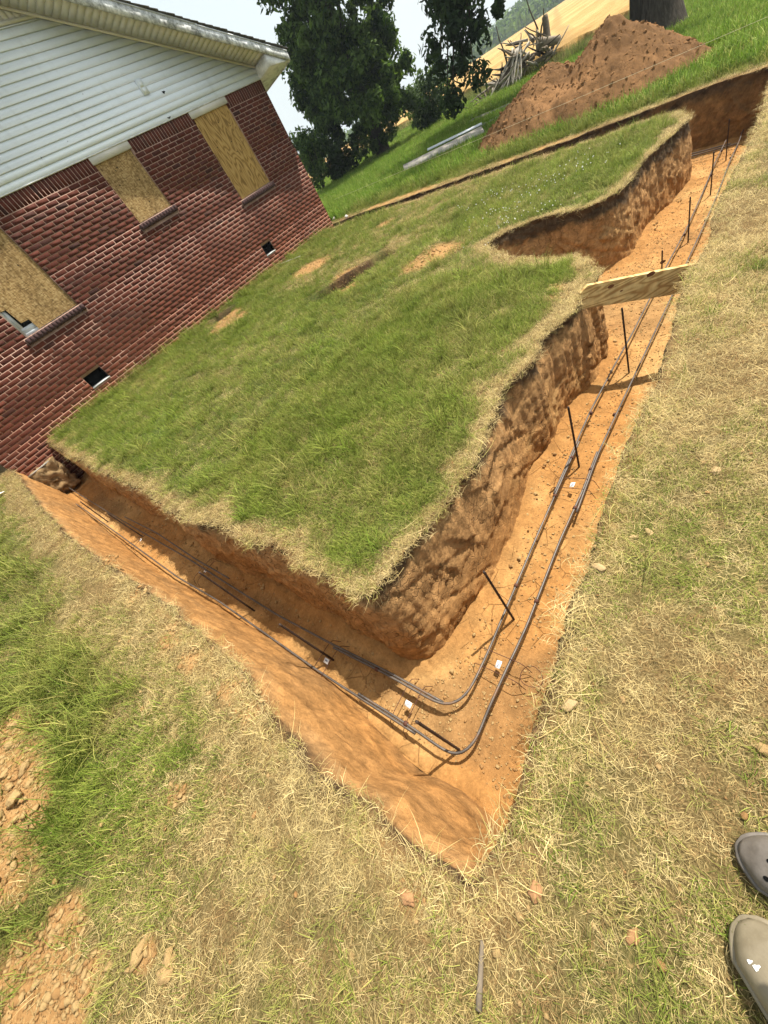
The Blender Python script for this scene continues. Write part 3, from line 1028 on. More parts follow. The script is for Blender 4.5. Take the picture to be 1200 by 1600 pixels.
while x < XR - 0.03:          # soldier course under the siding
    b = min(x + 0.060, XR)
    if not any(ca - 0.01 < (x + b) / 2 < cb + 0.01 for ca, cb, _, _ in OPEN):
        bricks.append((x, b, ZSOLD + 0.002, ZS - 0.008))
    x += 0.0705
def proj_area(bk):
    p = np.array([(bk[0] + bk[1]) / 2, YW, (bk[2] + bk[3]) / 2 - CAMZ])
    v = RM.T @ p
    px = v[:2] / v[2] * FPX + np.array([600, 800])
    vis = (0 <= px[0] <= 1200) and (0 <= px[1] <= 1600) and bk[2] > float(g_base(p[0], YW)) - 0.02
    return (bk[1] - bk[0]) * (bk[3] - bk[2]) / (p @ p) if vis else 0.0
order = sorted(range(len(bricks)), key=lambda q: -proj_area(bricks[q]))
single = set(order[:290])
hr = random.Random(5)
def tone():
    t = hr.random()
    return min(1.0, max(0.0, hr.gauss(0.5, 0.15))) if t < 0.97 else hr.choice([0.0, 1.0])
wall_mb = MB()
# mortar wall with the openings left out (cell decomposition)
ex = sorted(set([XL, XR] + [q for c in OPEN + VENT for q in c[:2]]))
ez = sorted(set([ZB, ZS + 0.1] + [q for c in OPEN + VENT for q in c[2:]]))
MY = YW + 0.0004
for a, b in zip(ex[:-1], ex[1:]):
    for c, d in zip(ez[:-1], ez[1:]):
        mx, mz = (a + b) / 2, (c + d) / 2
        if any(o[0] < mx < o[1] and o[2] < mz < o[3] for o in OPEN + VENT):
            continue
        wall_mb.box(a, b, MY, MY + 0.10, c, d)
brick_wall = hlink('brick_wall', wall_mb.mesh('brick_wall', MAT['mortar']))
rest = MB()
cache = {}
for q, bk in enumerate(bricks):
    w = bk[1] - bk[0]; h = bk[3] - bk[2]
    dy = hr.uniform(-0.0003, 0.0001)
    t = tone()
    if q in single:
        key = (round(w, 3), round(h, 3), int(t * 7.99))
        if key not in cache:
            m = MB(); e = 0.0004
            m.add([(-w/2 + e, 0, -h/2 + e), (w/2 - e, 0, -h/2 + e), (w/2 - e, 0, h/2 - e), (-w/2 + e, 0, h/2 - e),
                   (-w/2, e, -h/2), (w/2, e, -h/2), (w/2, e, h/2), (-w/2, e, h/2),
                   (-w/2, 0.1, -h/2), (w/2, 0.1, -h/2), (w/2, 0.1, h/2), (-w/2, 0.1, h/2)],
                  [(0, 1, 2, 3), (0, 4, 5, 1), (1, 5, 6, 2), (2, 6, 7, 3), (3, 7, 4, 0), (4, 8, 9, 5), (5, 9, 10, 6), (6, 10, 11, 7), (7, 11, 8, 4)], a=t)
            cache[key] = m.mesh('brick', MAT['brick'], False, 'bv')
        o = bpy.data.objects.new('brick', cache[key]); COL.objects.link(o)
        o.parent = brick_wall
        o.location = ((bk[0] + bk[1]) / 2, YW + dy, (bk[2] + bk[3]) / 2)
        o.rotation_euler = (0, hr.uniform(-0.004, 0.004), 0)
    else:
        rest.box(bk[0], bk[1], YW + dy, YW + 0.1, bk[2], bk[3], a=t)
o = rest.build('brickwork', MAT['brick'], brick_wall, False, 'bv', 'stuff')
# side walls and back wall of the house
HD = 11.5
side = MB()
side.box(XL + 0.004, XL + 0.104, MY + 0.1, YW + HD, ZB, ZS + 0.1)
side.box(XR - 0.104, XR - 0.004, MY + 0.1, YW + HD, ZB, ZS + 0.1)
side.box(XL + 0.107, XR - 0.107, YW + HD - 0.1, YW + HD, ZB, ZS + 0.1)
sw = hlink('side_wall', side.mesh('side_wall', MAT['mortar']))
sb = MB()
for cidx in range(ncourse + 2):
    z0 = Z0 + cidx * BH; z1 = z0 + BH - MJ
    y = YW + 0.105 + (BL / 2 if cidx % 2 else 0)
    while y < YW + HD - 0.2:
        sb.box(XL, XL + 0.05, y, y + BL - MJ, z0, z1, a=tone())
        sb.box(XR - 0.05, XR, y, y + BL - MJ, z0, z1, a=tone())
        y += BL
sb.build('brickwork', MAT['brick'], sw, False, 'bv', 'stuff')

# boarded windows
def board_with(name, x0, x1, z0, z1, mat, parent, notch=None, y=YW + 0.022):
    m = MB()
    cx, cz = (x0 + x1) / 2, (z0 + z1) / 2
    if notch:
        nx, nz = notch
        prof = [(x0 + nx, z0), (x1, z0), (x1, z1), (x0, z1), (x0, z0 + nz), (x0 + nx * 0.45, z0 + nz * 0.97), (x0 + nx * 0.5, z0 + nz * 0.42), (x0 + nx, z0 + nz * 0.40)]
    else:
        prof = [(x0, z0), (x1, z0), (x1, z1), (x0, z1)]
    n = len(prof)
    V = [(a - cx, 0, b - cz) for a, b in prof] + [(a - cx, 0.014, b - cz) for a, b in prof]
    bm = bmesh.new()
    vv = [bm.verts.new(v) for v in V]
    bm.faces.new(vv[:n]); bm.faces.new(vv[n:][::-1])
    for q in range(n):
        bm.faces.new((vv[q], vv[n + q], vv[n + (q + 1) % n], vv[(q + 1) % n]))
    bmesh.ops.recalc_face_normals(bm, faces=bm.faces)
    me = bpy.data.meshes.new(name); bm.to_mesh(me); bm.free(); me.materials.append(MAT[mat])
    o = link(name, me); o.parent = parent
    o.location = (cx, y, cz)
    return o
for w_i, (a, b, c, d) in enumerate(OPEN):
    fr = MB()
    zt = 3.93
    # frame set back in the reveal
    for (p, q, r, s) in ((a, a + 0.045, c, zt), (b - 0.045, b, c, zt), (a + 0.045, b - 0.045, c, c + 0.05), (a + 0.045, b - 0.045, zt - 0.05, zt)):
        fr.box(p, q, YW + 0.045, YW + 0.10, r, s)
    win = hlink('window', fr.mesh('window', MAT['window_frame']))
    gl = MB(); gl.box(a + 0.045, b - 0.045, YW + 0.075, YW + 0.08, c + 0.05, zt - 0.05)
    gl.build('pane', MAT['glass'], win)
    if w_i == 0:
        sash = MB(); sash.box(a + 0.05, a + 0.40, YW + 0.055, YW + 0.074, c + 0.052, c + 0.13); sash.box(a + 0.05, a + 0.10, YW + 0.055, YW + 0.074, c + 0.13, c + 0.5)
        sash.build('sash', MAT['window_frame'], win)
    mat = 'plywood' if w_i == 2 else 'osb'
    bo = board_with('window_board', a + (0.01 if w_i else 0.0), b - 0.008, c + (0.012 if w_i else 0.015), zt, mat, win, (0.26, 0.42) if w_i == 0 else None)
    for q in range(5):
        sx = hr.uniform(-0.36, 0.36) * (b - a); sz = hr.uniform(-0.42, 0.44) * (zt - c)
        if w_i == 0 and sx < 0 and sz < 0: continue
        m = MB()
        m.tube([(sx, -0.0015, sz), (sx, 0.002, sz)], 0.011, 8)
        m.build('screw', MAT['black_void'], bo)
    lt = MB(); lt.box(a - 0.02, b + 0.03, YW - 0.012, YW + 0.05, zt, ZS + 0.02)
    hlink('lintel', lt.mesh('lintel', MAT['lintel']))
    n = int((b - a + 0.12) / 0.0705)
    st = (b - a + 0.12) / n
    base = MB(); base.box(a - 0.055, b + 0.055, YW - 0.012, YW + 0.06, c - 0.1, c - 0.012)
    slo = hlink('window_sill', base.mesh('window_sill', MAT['mortar']))
    smesh = None
    for q in range(n):
        if smesh is None:
            m = MB(); w = st - 0.010
            m.hexa([(-w/2, 0, -0.052), (w/2, 0, -0.052), (-w/2, 0.09, -0.052), (w/2, 0.09, -0.052), (-w/2, -0.004, 0.035), (w/2, -0.004, 0.035), (-w/2, 0.09, 0.05), (w/2, 0.09, 0.05)])
            smesh = m.mesh('sill_brick', MAT['sill_brick'])
        o = bpy.data.objects.new('sill_brick', smesh); COL.objects.link(o); o.parent = slo
        o.location = (a - 0.06 + st * (q + 0.5), YW - 0.035 + hr.uniform(-0.004, 0.004), c - 0.052)
# crawl-space vents
for (a, b, c, d) in VENT:
    m = MB(); m.box(a, b, YW + 0.09, YW + 0.10, c, d)
    for (p, q, r, s) in ((a, a + 0.008, c, d), (b - 0.008, b, c, d), (a, b, d - 0.008, d)):
        m.box(p, q, YW + 0.004, YW + 0.09, r, s)
    v = hlink('crawl_vent', m.mesh('crawl_vent', MAT['black_void']))
    m = MB(); m.hexa([(a, YW - 0.01, c - 0.01), (b, YW - 0.01, c - 0.01), (a, YW + 0.085, c - 0.01), (b, YW + 0.085, c - 0.01),
                      (a, YW - 0.01, c + 0.004), (b, YW - 0.01, c + 0.004), (a, YW + 0.085, c + 0.03), (b, YW + 0.085, c + 0.03)])
    m.build('vent_lip', MAT['vent_frame'], v)

# siding planks, each lap its own piece
LAP = 0.1018
gable = MB(); gable.add([(XL, YW + 0.02, ZS), (XR, YW + 0.02, ZS), (XR, YW + 0.02, 4.23), (4.575, YW + 0.02, float(rake(4.575))), (XL, YW + 0.02, 4.23)], None, [(0, 1, 2), (0, 2, 3), (0, 3, 4)])
gw = hlink('gable_wall', gable.mesh('gable_wall', MAT['siding']))
def xr_at(z):
    return min(XR - 0.01, 9.44 - (z - 4.23) / RISE)
for q in range(16):
    z0 = ZS + q * LAP; z1 = z0 + LAP - 0.002
    if z1 > 5.60: z1 = 5.60
    if z1 - z0 < 0.02: break
    ra, rb = xr_at(z0), xr_at(z1)
    la, lb = 9.15 - ra, 9.15 - rb
    m = MB()
    m.hexa([(la, YW - 0.020, z0), (ra, YW - 0.020, z0), (la, YW + 0.018, z0), (ra, YW + 0.018, z0),
            (lb, YW - 0.004, z1), (rb, YW - 0.004, z1), (lb, YW + 0.018, z1), (rb, YW + 0.018, z1)])
    m.build('siding_plank', MAT['siding'], gw)
m = MB(); m.box(XL, XR, YW - 0.024, YW + 0.018, ZS - 0.012, ZS - 0.001); m.build('starter_strip', MAT['trim_white'], gw)
# trim board and the vertical boards in the peak
ra = xr_at(5.60)
m = MB(); m.box(9.15 - ra, ra, YW - 0.03, YW + 0.018, 5.602, 5.64); m.build('trim_board', MAT['soffit'], gw)
x = 9.15 - ra + 0.05
while x < ra - 0.05:
    x1 = x + 0.10
    zt0, zt1 = float(rake(x)), float(rake(x1))
    m = MB(); m.hexa([(x, YW - 0.012, 5.642), (x1 - 0.008, YW - 0.012, 5.642), (x, YW + 0.018, 5.642), (x1 - 0.008, YW + 0.018, 5.642),
                      (x, YW - 0.012, max(zt0, 5.66)), (x1 - 0.008, YW - 0.012, max(zt1, 5.66)), (x, YW + 0.018, max(zt0, 5.66)), (x1 - 0.008, YW + 0.018, max(zt1, 5.66))])
    m.build('peak_board', MAT['soffit'], gw)
    x = x1
# plate vent and scars on the siding
m = MB(); m.box(6.42, 6.56, YW - 0.032, YW - 0.012, 4.45, 4.66); pl = m.build('vent_plate', MAT['siding'], gw)
m = MB(); m.box(6.45, 6.53, YW - 0.037, YW - 0.033, 4.47, 4.54); m.box(6.45, 6.53, YW - 0.037, YW - 0.033, 4.55, 4.64); m.build('louvre', MAT['siding'], pl)
for (hx, hz, hw, hh) in ((6.85, 4.40, 0.07, 0.04), (6.63, 4.075, 0.09, 0.03), (4.55, 4.30, 0.012, 0.012), (3.98, 4.25, 0.02, 0.02), (5.35, 4.72, 0.012, 0.012)):
    m = MB()
    ang = np.linspace(0, 2 * math.pi, 9)[:-1]
    rr_ = 1 + 0.35 * np.sin(ang * 3 + hx)
    yb = YW - 0.0205
    Vv = [(hx + hw / 2 * r * math.cos(t), yb, hz + hh / 2 * r * math.sin(t)) for r, t in zip(rr_, ang)] + [(hx, yb, hz)]
    m.add(Vv, None, [(8, (q + 1) % 8, q) for q in range(8)])
    m.build('hole', MAT['black_void' if hx > 6.7 else 'shingle'], gw)

# rakes: soffit panels, fascia boards, roof slabs
YF = 8.50
roof = MB()
for sgn in (1, -1):
    def X(x): return x if sgn > 0 else 9.15 - x
    EX = 10.06
    zr = float(rake(4.575)); ze = 4.23 - (EX - 9.44) * RISE
    # roof slab
    t0, t1 = 0.012, 0.16
    roof.hexa([(X(4.575), YF + 0.03, zr + t0), (X(EX), YF + 0.03, ze + t0), (X(4.575), YW + HD + 0.4, zr + t0), (X(EX), YW + HD + 0.4, ze + t0),
               (X(4.575), YF + 0.03, zr + t1), (X(EX), YF + 0.03, ze + t1), (X(4.575), YW + HD + 0.4, zr + t1), (X(EX), YW + HD + 0.4, ze + t1)])
roof_o = hlink('roof', roof.mesh('roof', MAT['trim_white']))
for sgn in (1, -1):
    def X(x): return x if sgn > 0 else 9.15 - x
    x = 4.575
    while x < 9.42:
        x1 = min(x + 0.105, 9.44)
        za, zb = float(4.23 + (9.44 - x) * RISE), float(4.23 + (9.44 - x1) * RISE)
        m = MB()
        m.hexa([(X(x), YF + 0.012, za), (X(x1 - 0.009), YF + 0.012, zb), (X(x), YW - 0.034, za), (X(x1 - 0.009), YW - 0.034, zb),
                (X(x), YF + 0.012, za + 0.008), (X(x1 - 0.009), YF + 0.012, zb + 0.008), (X(x), YW - 0.034, za + 0.008), (X(x1 - 0.009), YW - 0.034, zb + 0.008)])
        m.build('soffit_panel', MAT['soffit'], roof_o)
        x = x1
    m = MB()   # frieze trim along the wall under the soffit
    m.hexa([(X(4.575), YW - 0.033, float(rake(4.575)) - 0.04), (X(9.40), YW - 0.033, float(rake(9.40)) - 0.04), (X(4.575), YW - 0.021, float(rake(4.575)) - 0.04), (X(9.40), YW - 0.021, float(rake(9.40)) - 0.04),
            (X(4.575), YW - 0.033, float(rake(4.575)) + 0.007), (X(9.40), YW - 0.033, float(rake(9.40)) + 0.007), (X(4.575), YW - 0.021, float(rake(4.575)) + 0.007), (X(9.40), YW - 0.021, float(rake(9.40)) + 0.007)])
    m.build('frieze', MAT['soffit'], roof_o)
    # fascia in two overlapping lengths, and a shadow gap trim
    for q, (p0, p1, dy, top) in enumerate(((4.575, 8.05, 0.0, 0.135), (8.0, 10.06, -0.008, 0.118))):
        za, zb = 4.23 + (9.44 - p0) * RISE, 4.23 + (9.44 - p1) * RISE
        m = MB()
        m.hexa([(X(p0), YF - 0.012 + dy, za - 0.02), (X(p1), YF - 0.012 + dy, zb - 0.02), (X(p0), YF + 0.010 + dy * 0.2, za - 0.02), (X(p1), YF + 0.010 + dy * 0.2, zb - 0.02),
                (X(p0), YF - 0.012 + dy, za + top), (X(p1), YF - 0.012 + dy, zb + top), (X(p0), YF + 0.010 + dy * 0.2, za + top), (X(p1), YF + 0.010 + dy * 0.2, zb + top)])
        m.build('fascia', MAT['fascia'], roof_o)
        m = MB()
        m.hexa([(X(p0), YF - 0.020 + dy, za + top + 0.001), (X(p1), YF - 0.020 + dy, zb + top + 0.001), (X(p0), YF + 0.03, za + top + 0.001), (X(p1), YF + 0.03, zb + top + 0.001),
                (X(p0), YF - 0.020 + dy, za + top + 0.018), (X(p1), YF - 0.020 + dy, zb + top + 0.018), (X(p0), YF + 0.03, za + top + 0.018), (X(p1), YF + 0.03, zb + top + 0.018)])
        m.build('drip_edge', MAT['sheet_metal'], roof_o)
    # shingle courses
    nsh = 38
    for q in range(nsh):
        xa = 4.575 + (10.10 - 4.575) * q / nsh; xb = 4.575 + (10.10 - 4.575) * (q + 1) / nsh + 0.03
        za, zb = 4.23 + (9.44 - xa) * RISE + 0.165, 4.23 + (9.44 - xb) * RISE + 0.172
        yy = YF - 0.035 + hr.uniform(-0.012, 0.008)
        m = MB()
        m.hexa([(X(xa), yy, za), (X(xb), yy, zb), (X(xa), YW + HD + 0.45, za), (X(xb), YW + HD + 0.45, zb),
                (X(xa), yy, za + 0.008), (X(xb), yy, zb + 0.018), (X(xa), YW + HD + 0.45, za + 0.008), (X(xb), YW + HD + 0.45, zb + 0.018)])
        m.build('shingle_course', MAT['shingle'], roof_o)
    # boxed eave return
    ze = 4.23 - (10.06 - 9.44) * RISE
    m = MB()
    m.hexa([(X(9.40), YF + 0.012, 4.04), (X(10.03), YF + 0.012, ze - 0.012), (X(9.40), YW + HD, 4.04), (X(10.03), YW + HD, ze - 0.012),
            (X(9.40), YF + 0.012, 4.235), (X(10.03), YF + 0.012, ze + 0.02), (X(9.40), YW + HD, 4.235), (X(10.03), YW + HD, ze + 0.02)])
    m.build('eave_box', MAT['trim_white'], roof_o)
    m = MB(); m.box(min(X(10.03), X(10.055)), max(X(10.03), X(10.055)), YF + 0.012, YW + HD, ze - 0.03, ze + 0.15); m.build('eave_fascia', MAT['fascia'], roof_o)

# ------------------------------------------------------------------ reinforcing bars
def surf(off):
    return lambda x, y: floor_z(x, y) + off
def bar_path(PX, off, step=0.05):
    P = np.array([hit(a, b, floor_z, off) for a, b in PX])
    return smooth(resample(P, step), 3)
def rebar(name, PX, off, label, group, shift=(0, 0), ribs=False, step=0.05, r=0.0077):
    P = bar_path(PX, off, step)
    P[:, 0] += shift[0]; P[:, 1] += shift[1]
    m = MB()
    if ribs:
        P = resample(P, 0.0065)
        R = np.where(np.arange(len(P)) % 2 == 0, r * 1.10, r * 0.86)
        m.tube(P, R, 8)
    else:
        m.tube(P, r, 8)
    o = m.build(name, MAT['rebar'], None, True)
    c = P.mean(0)
    o.data.transform(Matrix.Translation(-Vector(c))); o.location = c
    return tag(o, label, 'rebar', group)
OUT_BEND = [(560, 1084), (597, 1107), (644, 1137), (680, 1163), (703, 1178), (713, 1180), (722, 1178), (735, 1168), (748, 1148), (757, 1123), (768, 1097), (792, 1044), (805, 1017), (823, 978), (876, 842), (911, 765), (933, 706)]
IN_BEND = [(521, 1012), (597, 1050), (640, 1074), (677, 1095), (693, 1101), (705, 1101), (716, 1096), (728, 1086), (741, 1065), (754, 1037), (765, 1013), (785, 965), (837, 842), (890, 722), (905, 690)]
OUT_RIGHT = [(898, 800), (933, 706), (966, 635), (996, 572), (1020, 521), (1047, 464), (1071, 410), (1096, 357), (1120, 302), (1138, 254), (1152, 224), (1165, 190)]
IN_RIGHT = [(868, 772), (889, 724), (924, 644), (960, 575), (990, 521), (1014, 473), (1043, 416), (1074, 358), (1100, 300), (1118, 256), (1136, 218)]
OUT_LEFT = [(652, 1140), (597, 1105), (502, 1045), (407, 979), (343, 935), (280, 899), (210, 849), (140, 799), (95, 768)]
IN_LEFT = [(690, 1103), (660, 1086), (597, 1051), (521, 1013), (432, 965), (356, 917), (293, 876), (233, 841), (177, 808), (104, 762)]
GB = 'steel bars laid along the trench floor'
rebar('bent_rebar', OUT_BEND, 0.10, 'ribbed steel rebar bent round the outer side of the trench corner', GB, ribs=True, step=0.03)
rebar('bent_rebar', IN_BEND, 0.10, 'ribbed steel rebar bent round the inner side of the trench corner', GB, ribs=True, step=0.03)
rebar('rebar', OUT_RIGHT, 0.11, 'straight rebar in long trench under the plank, further from the dug bank', GB, (0.0, -0.012))
rebar('rebar', IN_RIGHT, 0.11, 'straight rebar in long trench under the plank, closer to the dug bank', GB, (0.0, 0.012))
rebar('rebar', OUT_LEFT, 0.095, 'straight rebar running to the house wall beside the sloped orange bank', GB, (-0.022, 0.0))
rebar('rebar', IN_LEFT, 0.10, 'straight rebar running to the house wall in the shaded side', GB, (0.020, 0.0))
rebar('rebar', [(352, 911), (300, 880), (240, 838), (190, 812)], 0.14, 'short lapped rebar lying over the shaded bar near the house', GB, (0.05, 0.0))
zc = float(floor_z(9.5, 2.0)) + 0.09
for q, xx in enumerate((9.26, 9.42)):
    m = MB(); m.tube([(xx, 0.62 + 0.1 * q, float(floor_z(xx, 0.7)) + 0.09), (xx, 2.0, float(floor_z(xx, 2)) + 0.09), (xx, 5, float(floor_z(xx, 5)) + 0.09), (xx + 0.02, 8.7, float(floor_z(xx, 8.7)) + 0.09)], 0.0088, 8)
    o = m.build('rebar', MAT['rebar'], None, True)
    tag(o, ('rebar in the far cross trench on its lawn side', 'rebar in the far cross trench on its dirt mound side')[q], 'rebar', GB)

# vertical stakes
STAKES = [((718, 1172), (650, 1128), 'stake standing inside the outer bend of the corner rebar'),
          ((803, 968), (752, 895), 'stake between the bars beside the crumbling bank corner'),
          ((522, 1032), (435, 977), 'stake beside the white tag on the shaded trench edge'),
          ((398, 955), (308, 890), 'stake in the short trench midway to the house'),
          ((905, 730), (890, 635), 'stake in the sunny long trench, first before the plank'),
          ((983, 583), (968, 482), 'stake standing in the shadow of the plank'),
          ((1034, 428), (1036, 397), 'stake just behind the plank, its head showing above it'),
          ((1075, 378), (1080, 307), 'stake in the long trench, first beyond the plank'),
          ((1110, 305), (1117, 236), 'stake in the long trench, second beyond the plank'),
          ((1134, 252), (1140, 186), 'stake at the edge of the shade by the far trench corner'),
          ((1150, 210), (1154, 140), 'stake in the dark far corner of the trench'),
          ((222, 838), (168, 803), 'stake in the short trench, second from the house'),
          ((171, 817), (127, 782), 'stake in the short trench, first from the house')]
for (b, t, lab) in STAKES:
    B = hit(b[0], b[1], floor_z)
    r = ray(*t)
    kk = (B[0] * r[0] + B[1] * r[1]) / (r[0] ** 2 + r[1] ** 2)
    L = float(np.clip(r[2] * kk + CAMZ - B[2], 0.25, 0.62))
    tx = r[:2] * kk - B[:2]
    m = MB()
    zz = np.linspace(-0.08, L, 40)
    R = np.where(np.arange(40) % 2 == 0, 0.0082, 0.0070)
    m.tube(np.stack([tx[0] * zz / L * 0.5, tx[1] * zz / L * 0.5, zz], 1), R, 7)
    o = m.build('steel_stake', MAT['rusty_stake'], None, True)
    o.location = B
    tag(o, 'rusty upright steel ' + lab, 'stake', 'upright stakes in the trench')

# wire bar supports with white tags
CHAIRS = [((780, 1040), 0.78, 'wire bar support with white tag near the bent corner, long trench side', 0),
          ((640, 1102), 0.06, 'wire bar support with white tag near the bent corner, short trench side', 0),
          ((512, 1034), 0.06, 'wire bar support with white tag where shade meets sun', 0),
          ((895, 761), 0.06, 'wire bar support with white tag lying by the first long trench stake', 0),
          ((323, 893), 0.06, 'wire bar support with white tag midway along the short trench', 0),
          ((222, 845), 0.06, 'wire bar support with white tag closest to the house', 0)]
for ci, (pp_, ang, lab, _) in enumerate(CHAIRS):
    P = hit(pp_[0], pp_[1], floor_z, 0.06)
    along_x = ci in (0, 3)
    e = empty('bar_support', (P[0], P[1], float(floor_z(P[0], P[1]))), 0.0 if along_x else math.pi / 2)
    tag(e, lab, 'bar support', 'wire bar supports')
    # local x runs along the bars, local y across
    for q in (-0.05, 0.05):
        m = MB()
        pts = [(q, -0.16, 0.0), (q, -0.13, 0.085), (q, -0.09, 0.095), (q, 0.09, 0.095), (q, 0.13, 0.085), (q, 0.16, 0.0)]
        m.tube(smooth(resample(np.array(pts), 0.015), 1), 0.0022, 5)
        m.build('wire', MAT['tie_wire'], e, True)
    if ci == 0:
        m = MB()
        t = np.linspace(0, 2 * math.pi, 24)
        m.tube(np.stack([0.02 + 0.055 * np.cos(t), -0.17 + 0.06 * np.sin(t), 0.03 + 0.015 * np.cos(2 * t)], 1), 0.002, 5, cap=False)
        m.build('wire', MAT['tie_wire'], e, True)
    m = MB()
    m.hexa([(-0.022, -0.016, 0.078), (0.022, -0.016, 0.080), (-0.022, 0.016, 0.070), (0.022, 0.016, 0.072), (-0.022, -0.016, 0.080), (0.022, -0.016, 0.082), (-0.022, 0.016, 0.072), (0.022, 0.016, 0.074)])
    tg = m.build('tag', MAT['tag_white'], e)
    m = MB()
    for q in range(4):
        x0 = -0.012 + q * 0.006
        m.hexa([(x0, -0.006, 0.0785), (x0 + 0.0035, -0.006, 0.0788), (x0, 0.004, 0.0757), (x0 + 0.0035, 0.004, 0.076), (x0, -0.006, 0.0795), (x0 + 0.0035, -0.006, 0.0798), (x0, 0.004, 0.0767), (x0 + 0.0035, 0.004, 0.077)])
    m.build('print', MAT['tag_ink'], tg)

# tie wires round the laps
ties = 0
for PX, off in ((OUT_BEND, 0.10), (IN_BEND, 0.10), (OUT_RIGHT, 0.11), (IN_RIGHT, 0.11)):
    P = bar_path(PX, off, 0.02)
    for f_ in (0.12, 0.55, 0.8, 0.93):
        q = int(f_ * len(P)) 
        m = MB(); m.tube([P[q], P[min(q + 1, len(P) - 1)] ], 0.0135, 8)
        o = m.build('tie_wire', MAT['tie_wire'], None, True)
        tag(o, 'twisted wire tie wrapped round the trench rebar', 'wire tie', 'wire ties on the rebar')

# ------------------------------------------------------------------ plank bridging the trench
A = hit(905, 452); Bq = hit(1088, 412)
zA = float(g_base(3.45, 1.05)) 
pl_dir = np.array([Bq[0] - A[0], Bq[1] - A[1]]); Lp = float(np.linalg.norm(pl_dir)); 
def board_pt(px, py, a, b):
    # intersect ray with the vertical plane through a-b
    r = ray(px, py); n = np.array([b[1] - a[1], -(b[0] - a[0])])
    t = (n @ a[:2]) / (n @ r[:2])
    return r * t + np.array([0, 0, CAMZ])
pa_, pb_ = np.array([3.42, 1.12]), np.array([3.78, 0.36])
c_tl = board_pt(918, 445, pa_, pb_); c_bl = board_pt(912, 480, pa_, pb_); c_tr = board_pt(1088, 411, pa_, pb_); c_br = board_pt(1068, 460, pa_, pb_)
ux = (pb_ - pa_) / np.linalg.norm(pb_ - pa_)
s_of = lambda c: float((c[:2] - pa_) @ ux)
pe = empty('form_plank', (pa_[0], pa_[1], float(c_bl[2])), math.atan2(ux[1], ux[0]))
tag(pe, 'pale wooden plank set on edge across the long trench', 'plank')
z0 = float(c_bl[2])
prof = [(s_of(c_tl) - 0.065, c_bl[2] + 0.10 - z0), (s_of(c_bl) - 0.02, 0.0), (s_of(c_br) + 0.10, c_br[2] - z0 - 0.01), (s_of(c_tr) + 0.02, c_tr[2] - z0 - 0.03), (s_of(c_tr), c_tr[2] - z0), (s_of(c_tl), c_tl[2] - z0), (s_of(c_tl) - 0.06, c_tl[2] - z0 - 0.035)]
n = len(prof)
bm = bmesh.new()
vv = [bm.verts.new((a, -0.019, b)) for a, b in prof] + [bm.verts.new((a, 0.019, b)) for a, b in prof]
bm.faces.new(vv[:n]); bm.faces.new(vv[n:][::-1])
for q in range(n): bm.faces.new((vv[q], vv[n + q], vv[n + (q + 1) % n], vv[(q + 1) % n]))
bmesh.ops.recalc_face_normals(bm, faces=bm.faces)
me = bpy.data.meshes.new('board'); bm.to_mesh(me); bm.free(); me.materials.append(MAT['form_board'])
bo = link('board', me, pe)
hgt = float(c_tl[2] - c_bl[2])
for (fx, fz, r1) in ((0.27, 0.50, 0.020), (0.62, 0.28, 0.024), (0.72, 0.60, 0.016), (0.36, 0.08, 0.009)):
    m = MB(); t = np.linspace(0, 2 * math.pi, 15)[:-1]
    sx = fx * s_of(c_tr); sz = fz * hgt
    V = [(sx + r1 * 1.2 * math.cos(a), -0.0196, sz + r1 * 0.7 * math.sin(a)) for a in t] + [(sx, -0.0196, sz)]
    m.add(V, None, [(14, q, (q + 1) % 14) for q in range(14)])
    m.build('knot', MAT['knot'], bo)

# old footing block at the end of the short trench
bm = bmesh.new()
bmesh.ops.create_cube(bm, size=1.0)
bmesh.ops.subdivide_edges(bm, edges=bm.edges[:], cuts=13, use_grid_fill=True)
V = np.array([q.co[:] for q in bm.verts]); F0 = np.array([[q.index for q in f.verts] for f in bm.faces]); bm.free()
V = V * np.array([0.50, 0.34, 0.50])
N_ = V / np.linalg.norm(V, axis=1)[:, None]
f1_, f2_, id_, tl_ = worley(V * 11, 5)
V = V + N_ * (0.035 * id_ + 0.05 * tl_ + 0.03 * fbm(V * 14, 3, 4))[:, None]
fo = link('old_footing', mesh_np('old_footing', V, F0, MAT['concrete'], False))
fo.location = (0.02, YW - 0.22, float(g_base(0, YW)) - 0.50)
tag(fo, 'rough old footing block under the house corner at the trench end', 'footing')
m = MB(); m.box(-0.24, 0.20, -0.175, -0.150, 0.262, 0.285); m.build('plank_strip', MAT['grey_plank'], fo)

